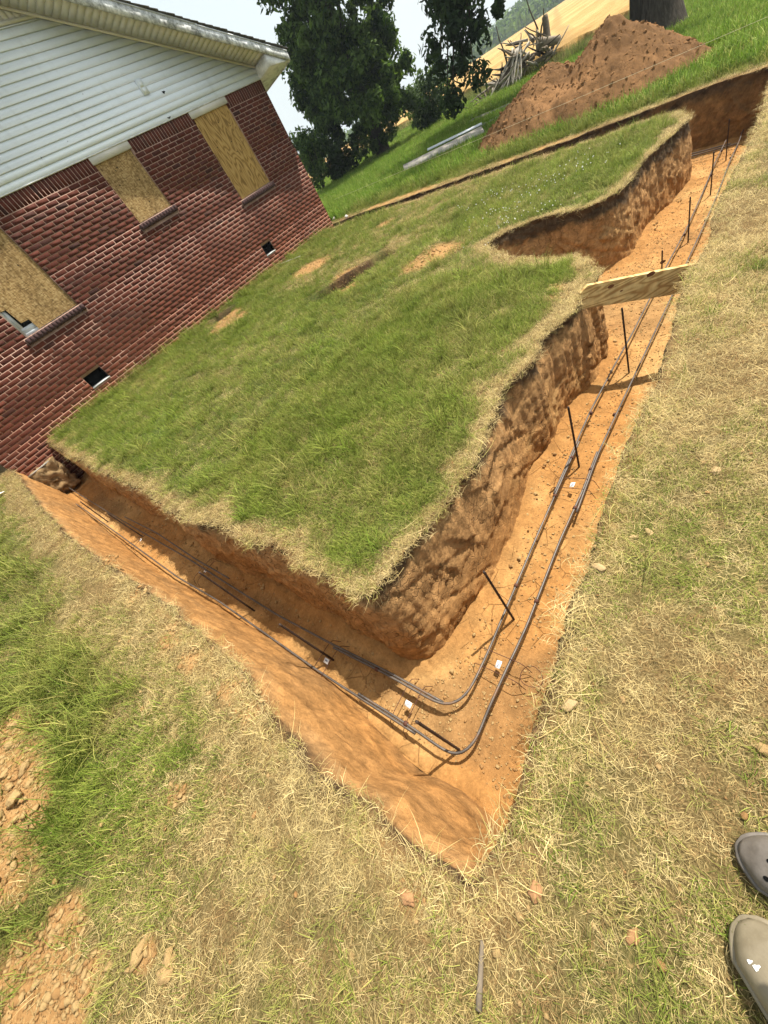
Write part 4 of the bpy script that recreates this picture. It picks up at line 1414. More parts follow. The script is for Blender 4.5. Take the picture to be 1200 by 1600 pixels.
# ------------------------------------------------------------------ instanced ground cover
def instancer(name, P, rot, scl, idx, tint, sources, label=None, cat=None):
    me = bpy.data.meshes.new(name)
    n = len(P)
    me.vertices.add(n)
    me.vertices.foreach_set('co', np.asarray(P, np.float32).ravel())
    for nm, typ, arr, key in (('rot', 'FLOAT_VECTOR', rot, 'vector'), ('scl', 'FLOAT', scl, 'value'), ('idx', 'INT', idx, 'value'), ('tint', 'FLOAT_VECTOR', tint, 'vector')):
        at = me.attributes.new(nm, typ, 'POINT')
        at.data.foreach_set(key, np.asarray(arr, np.int32 if typ == 'INT' else np.float32).ravel())
    o = link(name, me, kind='stuff')
    c = bpy.data.collections.new(name + '_pieces')
    for q in sources:
        c.objects.link(q)
    ng = bpy.data.node_groups.new(name + '_nodes', 'GeometryNodeTree')
    ng.interface.new_socket('Geometry', in_out='INPUT', socket_type='NodeSocketGeometry')
    ng.interface.new_socket('Geometry', in_out='OUTPUT', socket_type='NodeSocketGeometry')
    N = ng.nodes
    gi = N.new('NodeGroupInput'); go = N.new('NodeGroupOutput')
    ci = N.new('GeometryNodeCollectionInfo'); ci.inputs[0].default_value = c; ci.inputs[1].default_value = True; ci.inputs[2].default_value = True
    ip_ = N.new('GeometryNodeInstanceOnPoints'); ip_.inputs['Pick Instance'].default_value = True
    def na(nm, typ):
        a = N.new('GeometryNodeInputNamedAttribute'); a.data_type = typ; a.inputs[0].default_value = nm
        return a.outputs[0]
    L = ng.links
    L.new(gi.outputs[0], ip_.inputs['Points']); L.new(ci.outputs[0], ip_.inputs['Instance'])
    L.new(na('idx', 'INT'), ip_.inputs['Instance Index'])
    e2r = N.new('FunctionNodeEulerToRotation')
    L.new(na('rot', 'FLOAT_VECTOR'), e2r.inputs[0]); L.new(e2r.outputs[0], ip_.inputs['Rotation'])
    L.new(na('scl', 'FLOAT'), ip_.inputs['Scale'])
    L.new(ip_.outputs[0], go.inputs[0])
    md = o.modifiers.new('scatter', 'NODES'); md.node_group = ng
    if label:
        tag(o, label, cat)
    return o

def clump(name, nb, rad, L, lean, w, curl, seed, segs=3):
    r = np.random.default_rng(seed)
    V, Q, T, A = [], [], [], []
    n = 0
    for b in range(nb):
        a0 = r.uniform(0, 2 * math.pi); rr0 = rad * math.sqrt(r.random())
        base = np.array([rr0 * math.cos(a0), rr0 * math.sin(a0), -0.004])
        az = r.uniform(0, 2 * math.pi); th = math.radians(r.uniform(*lean)); ln = r.uniform(*L); ww = w * r.uniform(0.6, 1.25)
        tw = r.uniform(-curl, curl)
        p = base.copy(); val = r.random()
        for k_ in range(segs + 1):
            t = k_ / segs
            side = np.array([-math.sin(az), math.cos(az), r.uniform(-0.15, 0.15)])
            wd = ww * (1 - t) ** 0.7 if k_ else ww * 0.8
            if k_ < segs:
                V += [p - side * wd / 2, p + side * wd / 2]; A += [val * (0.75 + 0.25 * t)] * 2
            else:
                V += [p]; A += [val]
            d = np.array([math.sin(th) * math.cos(az), math.sin(th) * math.sin(az), math.cos(th)])
            p = p + d * ln / segs
            th = min(th + r.uniform(0.1, 0.45) * (1 if th < 1.5 else 0.1), 1.62); az += tw
            if p[2] < 0.001: p[2] = 0.001
        for k_ in range(segs - 1):
            Q.append((n + 2 * k_, n + 2 * k_ + 1, n + 2 * k_ + 3, n + 2 * k_ + 2))
        T.append((n + 2 * segs - 2, n + 2 * segs - 1, n + 2 * segs))
        n += 2 * segs + 1
    me = mesh_np(name, np.array(V), [np.array(Q), np.array(T)], MAT['blade'], True, {'bv': np.array(A)})
    return bpy.data.objects.new(name, me)
SRC = []
for q in range(6): SRC.append(clump('a_straw_clump', 28, 0.052, (0.022, 0.070), (40, 88), 0.0020, 0.45, 100 + q))
for q in range(6): SRC.append(clump('b_turf_clump', 22, 0.048, (0.035, 0.085), (10, 66), 0.0032, 0.3, 200 + q))
for q in range(4): SRC.append(clump('c_long_tuft', 34, 0.050, (0.09, 0.22), (6, 58), 0.0046, 0.25, 300 + q, 4))
for q in range(3): SRC.append(clump('d_stray_stem', 3, 0.05, (0.07, 0.17), (60, 88), 0.0025, 0.22, 400 + q, 4))
for q, o in enumerate(SRC): o.name = '%02d_%s' % (q, o.name)

STRAW_A = np.array([0.70, 0.555, 0.265]); STRAW_B = np.array([0.50, 0.37, 0.145]); STRAW_C = np.array([0.33, 0.21, 0.085])
GRN_A = np.array([0.130, 0.198, 0.020]); GRN_B = np.array([0.240, 0.285, 0.042]); GRN_C = np.array([0.42, 0.37, 0.115])
def scatter_zone(x0, x1, y0, y1, dens, sc, excl=None):
    n = int((x1 - x0) * (y1 - y0) * dens)
    x = rng.uniform(x0, x1, n); y = rng.uniform(y0, y1, n)
    if excl is not None:
        k_ = ~((x > excl[0]) & (x < excl[1]) & (y > excl[2]) & (y < excl[3]))
        x, y = x[k_], y[k_]
    k_ = ~((x > XL - 0.02) & (x < XR + 0.02) & (y > YW - 0.03) & (y < YW + HD))
    x, y = x[k_], y[k_]
    nb_ = (x > -0.6) & (x < 10.3) & (y > 0.1) & (y < 9.5)
    ins = np.zeros(len(x), bool)
    ii = np.where(nb_)[0]
    if len(ii): ins[ii] = inside(np.stack([x[ii], y[ii]], 1), RIM_SMALL)
    x, y = x[~ins], y[~ins]
    d = np.hypot(x, y); az = np.degrees(np.arctan2(y, x))
    k_ = d < field_start(az) - 0.3
    k_ |= (az < -6) | (az > 92)
    x, y = x[k_], y[k_]
    dr_ = dist_rim(x, y) if x0 < 11 else np.full(len(x), 5.0)
    G, D, K = maps(x, y, dr_)
    k_ = rng.random(len(x)) > np.maximum(D * 0.94, K * 0.9)
    x, y, G, D, dr_ = x[k_], y[k_], G[k_], D[k_], dr_[k_]
    n = len(x)
    z = ground_z(x, y)
    u = rng.random(n)
    gpick = rng.random(n) < np.clip(G * 0.95, 0, 0.9)
    lng = (x < -0.7) & (y > 2.2) | (x > 10) | ((y > 8.5) & (x > 0.6) & (x < 9.2))
    tuftp = np.where(lng, 0.16, 0.012) * sst(0.3, 0.8, G)
    tuft = rng.random(n) < tuftp * 1.0
    stray = (~tuft) & (rng.random(n) < 0.03) & (G < 0.75)
    idx = np.where(gpick, 6 + rng.integers(0, 6, n), rng.integers(0, 6, n))
    idx = np.where(tuft, 12 + rng.integers(0, 4, n), idx)
    idx = np.where(stray, 16 + rng.integers(0, 3, n), idx)
    w1 = rng.random(n)[:, None]
    big = n2(x, y, 1.3, 3, 131)[:, None]
    st = STRAW_A * (1 - w1) + STRAW_B * w1
    st = np.where(rng.random(n)[:, None] < 0.14 + 0.45 * sst(0.0, 0.5, n2(x, y, 2.3, 3, 133))[:, None], STRAW_C, st) * (1 + 0.18 * big)
    gr = GRN_A * (1 - w1) + GRN_B * w1
    mixk = np.clip(0.55 - 0.5 * G[:, None] + 0.25 * rng.normal(size=(n, 1)) - 0.25 * big, 0, 1)
    gr = gr * (1 + 0.35 * n2(x, y, 2.1, 3, 135)[:, None])
    gr = gr * (1 - mixk) + (GRN_C * (1 - 0.4 * w1) + STRAW_B * 0.4 * w1) * mixk
    tint = np.where((gpick | tuft)[:, None] & ~stray[:, None], gr, st)
    s_ = sc * rng.uniform(0.75, 1.3, n) * np.where(gpick & (G > 0.6), 1.1, 1.0)
    s_ = s_ * (0.68 + 0.32 * sst(0.8, 2.6, np.hypot(x, y))) if x0 < 5 else s_
    rot = np.stack([rng.normal(0, 0.10, n), rng.normal(0, 0.10, n), rng.uniform(0, 2 * math.pi, n)], 1)
    P = np.stack([x, y, z], 1)
    return P, rot, s_, idx, tint
def cat5(*Z):
    return [np.concatenate([z[i] for z in Z]) for i in range(5)]
zA_ = scatter_zone(-2.5, 4.4, -1.4, 3.4, 1450, 0.98)
zB_ = scatter_zone(-3.2, 10.6, -2.6, YW, 420, 1.15, (-2.5, 4.4, -1.4, 3.4))
# ragged fringe hanging over the trench lips
fr = []
for R, sd in ((RI, sI), (RO, sO)):
    k_ = np.arange(0, len(R))
    k_ = k_[(R[k_, 0] < 8.95) & (R[k_, 1] < 8.6)]
    k_ = np.repeat(k_, 2)
    N = normals2(smooth(R, 20), sd)[k_]
    o_ = rng.uniform(-0.10, 0.012, len(k_))
    P = R[k_] + N * o_[:, None] + rng.normal(0, 0.01, (len(k_), 2))
    z = ground_z(P[:, 0], P[:, 1]) + 0.002
    n = len(P)
    # lean outwards over the lip
    ang = np.arctan2(N[:, 1], N[:, 0])
    tilt = rng.uniform(0.0, 0.5, n) * sst(-0.08, 0.0, o_)
    rot = np.stack([-tilt * np.sin(ang), tilt * np.cos(ang), rng.uniform(0, 6.28, n)], 1)
    w1 = rng.random(n)[:, None]
    tint = (STRAW_A * 1.05 * (1 - w1) + STRAW_B * w1)
    tint = np.where(rng.random(n)[:, None] < 0.3, GRN_C, tint)
    keep_ = rng.random(n) < 0.65 + 0.35 * n2(P[:, 0], P[:, 1], 2.0, 2, 9)
    fr.append([q[keep_] for q in (np.stack([P[:, 0], P[:, 1], z], 1), rot, rng.uniform(0.8, 1.25, n), np.where(rng.random(n) < 0.15, 16 + rng.integers(0, 3, n), rng.integers(0, 6, n)), tint)])
k_ = rng.integers(0, len(RI), 520); k_ = k_[(RI[k_, 0] < 8.8) & (RI[k_, 1] < 8.4)]
Nr = normals2(smooth(RI, 20), sI)[k_]; n = len(k_)
Pr = RI[k_] + Nr * 0.012
ang = np.arctan2(Nr[:, 1], Nr[:, 0]); tl = rng.uniform(0.9, 1.9, n)
w1 = rng.random(n)[:, None]
fr.append([np.stack([Pr[:, 0], Pr[:, 1], ground_z(Pr[:, 0], Pr[:, 1]) - rng.uniform(0.005, 0.09, n)], 1), np.stack([-tl * np.sin(ang), tl * np.cos(ang), rng.uniform(0, 6.28, n) * 0], 1), rng.uniform(0.4, 0.9, n), 16 + rng.integers(0, 3, n), STRAW_A * 0.8 * (1 - w1) + np.array([0.12, 0.075, 0.04]) * w1])
zN = cat5(zA_, zB_, *fr)
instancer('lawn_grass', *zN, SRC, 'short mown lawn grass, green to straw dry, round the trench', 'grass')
SRC2 = []
for q in range(4): SRC2.append(clump('a_far_turf', 30, 0.16, (0.10, 0.22), (5, 55), 0.012, 0.3, 500 + q))
for q in range(2): SRC2.append(clump('b_far_tall', 30, 0.14, (0.22, 0.45), (4, 40), 0.013, 0.3, 520 + q))
for q, o in enumerate(SRC2): o.name = '%02d_%s' % (q, o.name)
def far_zone(x0, x1, y0, y1, dens):
    P, rot, s_, idx, tint = scatter_zone(x0, x1, y0, y1, dens, 1.0)
    d = np.hypot(P[:, 0], P[:, 1]); az = np.degrees(np.arctan2(P[:, 1], P[:, 0]))
    k_ = ~((P[:, 0] < 10.6) & (P[:, 0] > -3.2) & (P[:, 1] > -2.6) & (P[:, 1] < YW))
    edge_ = field_start(az) - d
    idx = np.where((edge_ < 2.2) & (rng.random(len(d)) < 0.8), 4 + rng.integers(0, 2, len(d)), rng.integers(0, 4, len(d)))
    tall = idx >= 4
    tint = np.where(tall[:, None], tint * 0.6 + np.array([0.14, 0.14, 0.07]) * 0.4, tint * np.array([0.72, 0.95, 0.62]))
    for (a, b), (c_, d_) in (((634, 272), (757, 212)), ((735, 195), (795, 170))):
        A_, B_ = hit(a, b)[:2], hit(c_, d_)[:2]
        t_ = np.clip(((P[:, :2] - A_) @ (B_ - A_)) / ((B_ - A_) @ (B_ - A_)), 0, 1)
        k_ &= np.linalg.norm(P[:, :2] - A_ - t_[:, None] * (B_ - A_), axis=1) > 0.5
    return [q[k_] for q in (P, rot, s_, idx, tint)]
zF1 = far_zone(9.9, 19, -3.0, 16, 130)
zF2 = far_zone(19, 36, -4, 30, 42)
zF3 = far_zone(-9, 9.9, -8, 9, 25)
zF = cat5(zF1, zF2, zF3)
instancer('meadow_grass', *zF, SRC2, 'bright green meadow grass beyond the far trench', 'grass')

# clover heads in the far half of the lawn pad
def lump(name, mat, seed, sub=1, amp=0.25, sc=(1, 1, 1)):
    V0, F0 = (ICO1, ICO2, ICO3)[sub - 1]
    V = V0 * (1 + amp * fbm(V0 * 1.7 + seed * 3.1, 3, seed))[:, None] * np.array(sc)
    return mesh_np(name, V, F0, mat, sub > 2, {'bv': np.full(len(V), 0.5)})
def shard(name, mat, seed, sc=(1, 1, 1), npt=14):
    r = np.random.default_rng(seed)
    P = r.normal(size=(npt, 3)); P /= np.linalg.norm(P, axis=1)[:, None] ** 0.85
    P *= r.uniform(0.75, 1.1, (npt, 1))
    bm = bmesh.new()
    for q in P: bm.verts.new(q * np.array(sc))
    bmesh.ops.convex_hull(bm, input=bm.verts)
    bmesh.ops.delete(bm, geom=[q for q in bm.verts if not q.link_faces], context='VERTS')
    bmesh.ops.recalc_face_normals(bm, faces=bm.faces)
    me = bpy.data.meshes.new(name); bm.to_mesh(me); bm.free(); me.materials.append(MAT[mat])
    return me
def crumb_mesh(name, mat, seed, sc, sub):
    V0, F0 = (ICO1, ICO2, ICO3)[sub - 1]
    _, _, i_, t_ = worley(V0 * 1.3 + seed * 2.7, seed)
    V = V0 * (1 + 0.22 * i_ + 0.35 * t_ + 0.2 * fbm(V0 * 2.5 + seed, 3, seed))[:, None] * np.array(sc)
    return mesh_np(name, V, F0, MAT[mat], False)
SRC3 = [bpy.data.objects.new('00_clover', lump('clover', MAT['tag_white'], 3, 1, 0.1))]
n = 170
cc = np.array([hit(a, b)[:2] for a, b in ((812, 350), (800, 365), (830, 345), (780, 340), (850, 300), (905, 265), (760, 320), (820, 300))])
P = cc[rng.integers(0, len(cc), n)] + rng.normal(0, 0.28, (n, 2))
P = P[(P[:, 0] < 8.6)]
P = P[~inside(P, RIM_SMALL)]
n = len(P)
instancer('clover_flowers', np.stack([P[:, 0], P[:, 1], ground_z(P[:, 0], P[:, 1]) + 0.075], 1), np.zeros((n, 3)), rng.uniform(0.004, 0.008, n), np.zeros(n), np.ones((n, 3)), SRC3, 'tiny white clover flowers in the lawn by the side cut', 'clover')

# soil crumbs on the trench floor, the rims and the bare patches
SRC4 = [bpy.data.objects.new('%02d_crumb' % q, crumb_mesh('crumb', 'clod' if q % 3 else 'clod_dark', 40 + q, (1.1, rng.uniform(0.7, 1.0), rng.uniform(0.55, 0.8)), 2)) for q in range(6)]
cand = np.vstack([rng.uniform((-0.4, 0.3), (0.6, 8.9), (5200, 2)), rng.uniform((-0.4, 0.3), (9.8, 1.6), (9000, 2))])
cand = cand[inside(cand, FL[::4])]
z = floor_z(cand[:, 0], cand[:, 1]) + 0.020 * n2(cand[:, 0], cand[:, 1], 3.0, 3, 61) + 0.012 * n2(cand[:, 0], cand[:, 1], 14.0, 3, 63) + 0.002
n1_ = len(cand)
sc_ = 0.0035 + 0.006 * rng.random(n1_) ** 3
P1 = np.stack([cand[:, 0], cand[:, 1], z], 1)
PP, SS = [P1], [sc_]
for a, b, r in DIRT:
    if a > 9.5: continue
    m_ = int(600 * min(r, 0.5) ** 1.5 / 0.3 * 2)
    th = rng.uniform(0, 6.28, m_); q = r * 1.05 * np.sqrt(rng.random(m_))
    x = a + q * np.cos(th); y = b + q * np.sin(th)
    PP.append(np.stack([x, y, ground_z(x, y) + 0.003], 1)); SS.append(0.002 + 0.014 * rng.random(m_) ** 8)
k_ = rng.integers(0, len(BI), 2600)
k_ = k_[(BI[k_, 0] < 8.6)]
Nb = normals2(smooth(BI, 30), sI)[k_]
tq = np.abs(rng.normal(0, 0.055, len(k_)))
Pq = BI[k_] + Nb * tq[:, None]
PP.append(np.stack([Pq[:, 0], Pq[:, 1], floor_z(Pq[:, 0], Pq[:, 1]) + 0.012], 1)); SS.append(0.003 + 0.013 * rng.random(len(k_)) ** 4)
x = rng.uniform(-2.2, 4, 2600); y = rng.uniform(-1.2, 3, 2600)
k_ = ~inside(np.stack([x, y], 1), RIM_SMALL)
x, y = x[k_], y[k_]
PP.append(np.stack([x, y, ground_z(x, y) + 0.004], 1)); SS.append(0.003 + 0.009 * rng.random(len(x)) ** 4)
P = np.vstack(PP); S_ = np.concatenate(SS); n = len(P)
instancer('soil_crumbs', P, np.stack([rng.normal(0, 0.35, n), rng.normal(0, 0.35, n), rng.uniform(0, 6.28, n)], 1), S_, rng.integers(0, 6, n), np.ones((n, 3)), SRC4, 'small crumbs of orange clay strewn on trench floor and bare patches', 'soil crumbs')

# ------------------------------------------------------------------ spoil mound behind the far trench
xs = np.arange(10.2, 14.9, 0.045); ys = np.arange(0.8, 6.6, 0.045)
gx, gy = np.meshgrid(xs, ys, indexing='ij')
h = mound_h(gx + 0.10 * n2(gx, gy, 2.2, 2, 5), gy + 0.10 * n2(gx, gy, 2.2, 2, 6))
lumps = 1 - np.abs(n2(gx, gy, 5.5, 4, 7))
h2 = h + sst(0.02, 0.3, h) * (0.09 * (n2(gx, gy, 1.8, 3, 11)) + 0.09 * (lumps - 0.7) + 0.06 * n2(gx, gy, 16, 3, 12))
Zm = g_base(gx, gy) + h2 - 0.06
V = np.stack([gx, gy, Zm], -1).reshape(-1, 3)
ny = len(ys)
i = np.arange(len(xs) - 1)[:, None] * ny; j = np.arange(ny - 1)[None, :]
Q = np.stack([i + j, i + ny + j, i + ny + j + 1, i + j + 1], -1).reshape(-1, 4)
hq = h.reshape(-1)[Q].max(1)
Q = Q[hq > 0.0]
nn = n2(V[:, 0], V[:, 1], 1.3, 3, 91)
C = lerp(np.array([0.155, 0.080, 0.032]), np.array([0.27, 0.138, 0.056]), sst(-0.3, 0.5, nn))
mo = link('dirt_mound', mesh_np('dirt_mound', V, Q, MAT['clay_wall'], True, {'col': C}))
tag(mo, 'heap of cloddy brown excavated earth beyond the far trench', 'dirt mound')
SRC5 = []
simple('mound_clod', (0.235, 0.122, 0.05), 0.95, 0.1, 0.35, 12.0, 0.8)
for q in range(5): SRC5.append(bpy.data.objects.new('%02d_mound_clod' % q, shard('mound_clod', 'mound_clod', 60 + q, (1, rng.uniform(0.6, 1), rng.uniform(0.5, 0.8)), 18)))
x = rng.uniform(10.4, 14.4, 9000); y = rng.uniform(1.0, 6.2, 9000)
hh = mound_h(x, y)
k_ = (hh > 0.03) | (rng.random(len(x)) < 0.04)
x, y = x[k_], y[k_]
ix = np.clip(((x - 10.2) / 0.045).astype(int), 0, len(xs) - 1); iy = np.clip(((y - 0.8) / 0.045).astype(int), 0, ny - 1)
z = np.maximum(Zm[ix, iy], g_base(x, y))
n = len(x)
instancer('mound_clods', np.stack([x, y, z], 1), rng.uniform(0, 6.28, (n, 3)), 0.010 + 0.048 * rng.random(n) ** 6, rng.integers(0, 5, n), np.ones((n, 3)), SRC5, 'loose clods of earth covering the dirt mound', 'soil clods')

# ------------------------------------------------------------------ loose stones, clods and sticks one can pick out
ROCKS = [((1118, 738), 0.030, 'stone', 'tan stone on the dry grass level with the first long trench stake'),
         ((935, 890), 0.035, 'stone', 'yellowish stone on the grass lip of the long trench'),
         ((890, 1104), 0.034, 'stone', 'yellowish stone in a dark gap of the trench lip near the bent bars'),
         ((1014, 833), 0.022, 'stone', 'narrow chip of stone lying in dry grass, one of a pair'),
         ((990, 840), 0.020, 'stone', 'darker narrow chip of stone lying in dry grass, one of a pair'),
         ((838, 1393), 0.028, 'red_clod', 'red clay clod on straw beside the trench corner'),
         ((1190, 1172), 0.030, 'clod', 'yellow clay clod on grass by the shoes'),
         ((988, 1464), 0.022, 'red_clod', 'small orange chip of clay in the grass before the shoes'),
         ((272, 1500), 0.034, 'clod', 'rounded yellow clay clod in thin grass, larger of two'),
         ((268, 1520), 0.036, 'clod', 'flat yellow clay clod in thin grass below a larger one'),
         ((225, 1490), 0.040, 'clod', 'cracked clay clod half sunk in thin grass'),
         ((640, 1402), 0.030, 'red_clod', 'orange clod on straw just outside the trench corner'),
         ((160, 1290), 0.022, 'clod', 'small pale clod in green grass beside the clod heap'),
         ((102, 1175), 0.020, 'clod', 'small pale pebble at the edge of the clod heap')]
for q, ((a, b), r, mt, lab) in enumerate(ROCKS):
    P = hit(a, b)
    me = crumb_mesh('stone', mt, 300 + q, (1.35, 0.85, 0.6), 3)
    r *= 0.62
    o = link('stone' if mt in ('stone', 'pale_rock') else 'clay_clod', me)
    o.location = (P[0], P[1], float(ground_z(P[0], P[1])) + r * 0.35)
    o.scale = (r, r, r); o.rotation_euler = (0.1, 0.15, q * 1.3)
    tag(o, lab, 'stone' if mt in ('stone', 'pale_rock') else 'clod')
# clods of the heap at the left edge
CL = [((30, 1130), 0.05), ((60, 1150), 0.04), ((20, 1165), 0.06), ((45, 1200), 0.07), ((15, 1210), 0.05), ((35, 1250), 0.085), ((60, 1265), 0.04), ((10, 1280), 0.06),
      ((28, 1310), 0.055), ((8, 1340), 0.05), ((40, 1335), 0.035), ((70, 1225), 0.035), ((12, 1380), 0.045), ((50, 1290), 0.03), ((4, 1190), 0.05), ((80, 1180), 0.03),
      ((22, 1230), 0.04), ((52, 1225), 0.05), ((5, 1250), 0.07), ((18, 1355), 0.03), ((35, 1280), 0.035), ((64, 1195), 0.03)]
for q, ((a, b), r) in enumerate(CL):
    P = hit(a, b)
    me = crumb_mesh('clay_clod', 'clod', 340 + q, (1.25, 0.9, 0.6), 3)
    o = link('clay_clod', me)
    r *= 0.45
    o.location = (P[0], P[1], float(ground_z(P[0], P[1])) + r * 0.3)
    o.scale = (r, r, r); o.rotation_euler = (0.2 * math.sin(q), 0.3 * math.cos(q * 2), q * 1.1)
    tag(o, 'dry yellow clay clod in the heap beside long green grass', 'clod', 'clods of the dry clay heap')
def stick(name, PX, r, label, mat='dead_wood', bv=0.42, lift=0.012):
    P = np.array([hit(a, b) for a, b in PX]); P[:, 2] = ground_z(P[:, 0], P[:, 1]) + lift
    P = smooth(resample(P, 0.02), 2)
    P[:, :2] += 0.004 * np.stack([vnoise(P * 20, 1), vnoise(P * 20, 2)], 1)
    m = MB(); m.tube(P, r * np.linspace(0.7, 1.1, len(P)), 7, a=bv)
    o = m.build(name, MAT[mat], None, True, 'bv')
    return tag(o, label, 'stick')
stick('stick', [(758, 1470), (755, 1510), (752, 1575)], 0.008, 'weathered brown stick on dry grass below the trench corner')
stick('stick', [(440, 413), (470, 402)], 0.02, 'pale stick lying in scuffed grass beneath the right crawl vent', bv=0.95)
# paper scrap
P = hit(3, 776)
V = [(-0.07, -0.04, 0.03), (0.0, -0.05, 0.05), (0.08, -0.03, 0.03), (-0.06, 0.05, 0.035), (0.01, 0.04, 0.055), (0.07, 0.05, 0.03)]
V += [(a, b, c - 0.004) for a, b, c in V]
m = MB(); m.add(V, [(0, 1, 4, 3), (1, 2, 5, 4), (6, 9, 10, 7), (7, 10, 11, 8), (0, 6, 7, 1), (1, 7, 8, 2), (2, 8, 11, 5), (5, 11, 10, 4), (4, 10, 9, 3), (3, 9, 6, 0)])
o = m.build('paper_scrap', MAT['paper']); o.location = (P[0], P[1], float(ground_z(P[0], P[1]))); tag(o, 'crumpled scrap of white paper in grass by the house corner', 'paper')
# white lumps by the house corner
for q, (a, b, lab) in enumerate(((519, 348, 'white chunk of rubble against the far house corner'), (543, 342, 'white chunk of rubble in grass by the far ditch end'), (1038, 45, 'white rock at the foot of the big tree trunk'))):
    P = hit(a, b)
    o = link('rubble', shard('rubble', 'pale_rock', 380 + q, (1.2, 0.8, 0.7), 16)); r = 0.055 if q < 2 else 0.2
    o.scale = (r, r, r); o.location = (P[0] + (0.12 if q == 0 else 0), P[1], float(ground_z(P[0], P[1])) + 0.05); tag(o, lab, 'rubble')

# ------------------------------------------------------------------ planks and sheet lying on the meadow
def flat_piece(name, a, b, w, t, mat, label, lift=0.02, tilt=0.22):
    A_, B_ = hit(*a), hit(*b)
    A_[2] = ground_z(A_[0], A_[1]) + lift; B_[2] = ground_z(B_[0], B_[1]) + lift
    d = B_ - A_; L = np.linalg.norm(d); c = (A_ + B_) / 2
    m = MB(); m.box(-L / 2, L / 2, -w / 2, w / 2, 0, t)
    o = m.build(name, MAT[mat]); o.location = c
    o.rotation_euler = (tilt, -math.asin(d[2] / L), math.atan2(d[1], d[0]))
    return tag(o, label, 'plank', 'boards lying on the meadow')
flat_piece('plank', (634, 272), (757, 212), 0.55, 0.025, 'grey_plank', 'broad weathered grey plank lying on the meadow by the mound', 0.13)
flat_piece('metal_strip', (672, 247), (756, 207), 0.16, 0.02, 'sheet_metal', 'narrow bluish white trim length on the grey plank', 0.20)
flat_piece('plank', (706, 227), (760, 203), 0.2, 0.03, 'dark_plank', 'dark plank lying behind the grey plank', 0.12)
flat_piece('plank', (735, 195), (795, 170), 0.3, 0.03, 'dark_plank', 'dark green-grey plank half hidden by the mound', 0.06)
flat_piece('plank', (750, 206), (790, 185), 0.06, 0.05, 'grey_plank', 'thin pale batten running behind the mound', 0.08)

# string line along the far trench
m = MB(); m.tube([(9.93, 9.0, 1.50), (9.9, 2.82, 0.61), (9.9, 0.6, 0.31), (9.9, -0.7, 0.135)], 0.0020, 5)
o = m.build('string_line', MAT['string'], None, True); tag(o, 'taut pale string stretched over the far trench past the mound', 'string')
m = MB(); m.hexa([(-0.012, -0.012, -0.3), (0.012, -0.012, -0.3), (-0.012, 0.012, -0.3), (0.012, 0.012, -0.3), (-0.02, -0.02, 0.3), (0.02, -0.02, 0.3), (-0.02, 0.02, 0.3), (0.02, 0.02, 0.3)])
o = m.build('wooden_peg', MAT['grey_plank']); o.location = (9.925, -0.7, float(g_base(9.9, -0.7)) + 0.15); tag(o, 'wooden peg holding the far end of the string', 'peg')

# ------------------------------------------------------------------ trees
def leaf_cloud(centers, radii, nper, size, seed, droop=0.0):
    r = np.random.default_rng(seed)
    C = np.repeat(centers, nper, 0); R = np.repeat(radii, nper)
    n = len(C)
    d = r.normal(size=(n, 3)); d /= np.linalg.norm(d, axis=1)[:, None]
    rad = R * r.random(n) ** 0.45
    P = C + d * rad[:, None]
    P[:, 2] -= droop * r.random(n) * R
    nrm = d + r.normal(0, 0.7, (n, 3)) + np.array([0, 0, 0.4]); nrm /= np.linalg.norm(nrm, axis=1)[:, None]
    t = np.cross(nrm, r.normal(size=(n, 3))); t /= np.linalg.norm(t, axis=1)[:, None]
    b = np.cross(nrm, t)
    s = size * r.uniform(0.6, 1.3, n)[:, None]
    v0 = P - t * s; v1 = P + b * s * 0.42 - t * s * 0.1; v2 = P + t * s * 0.95 - nrm * s * 0.25; v3 = P - b * s * 0.42 - t * s * 0.1
    V = np.stack([v0, v1, v2, v3], 1).reshape(-1, 3)
    F = (np.arange(n) * 4)[:, None] + np.array([0, 1, 2, 3])
    bv = np.clip(0.42 + 0.22 * r.normal(size=n) + 0.22 * np.repeat(r.normal(size=len(centers)), nper), 0, 1)
    return V, F, np.repeat(bv, 4)
def branch(p0, p1, sag=0.0, n=9, wob=0.15, seed=0):
    t = np.linspace(0, 1, n)[:, None]
    P = p0 * (1 - t) + p1 * t
    P[:, 2] += (sag * 4 * t * (1 - t))[:, 0]
    L = np.linalg.norm(p1 - p0)
    P += wob * L * 0.25 * np.stack([vnoise(np.stack([t[:, 0] * 3 + seed, t[:, 0] * 0 + q * 5.3, t[:, 0] * 0], 1), seed + q) for q in range(3)], 1) * (t * 1.0)
    return P
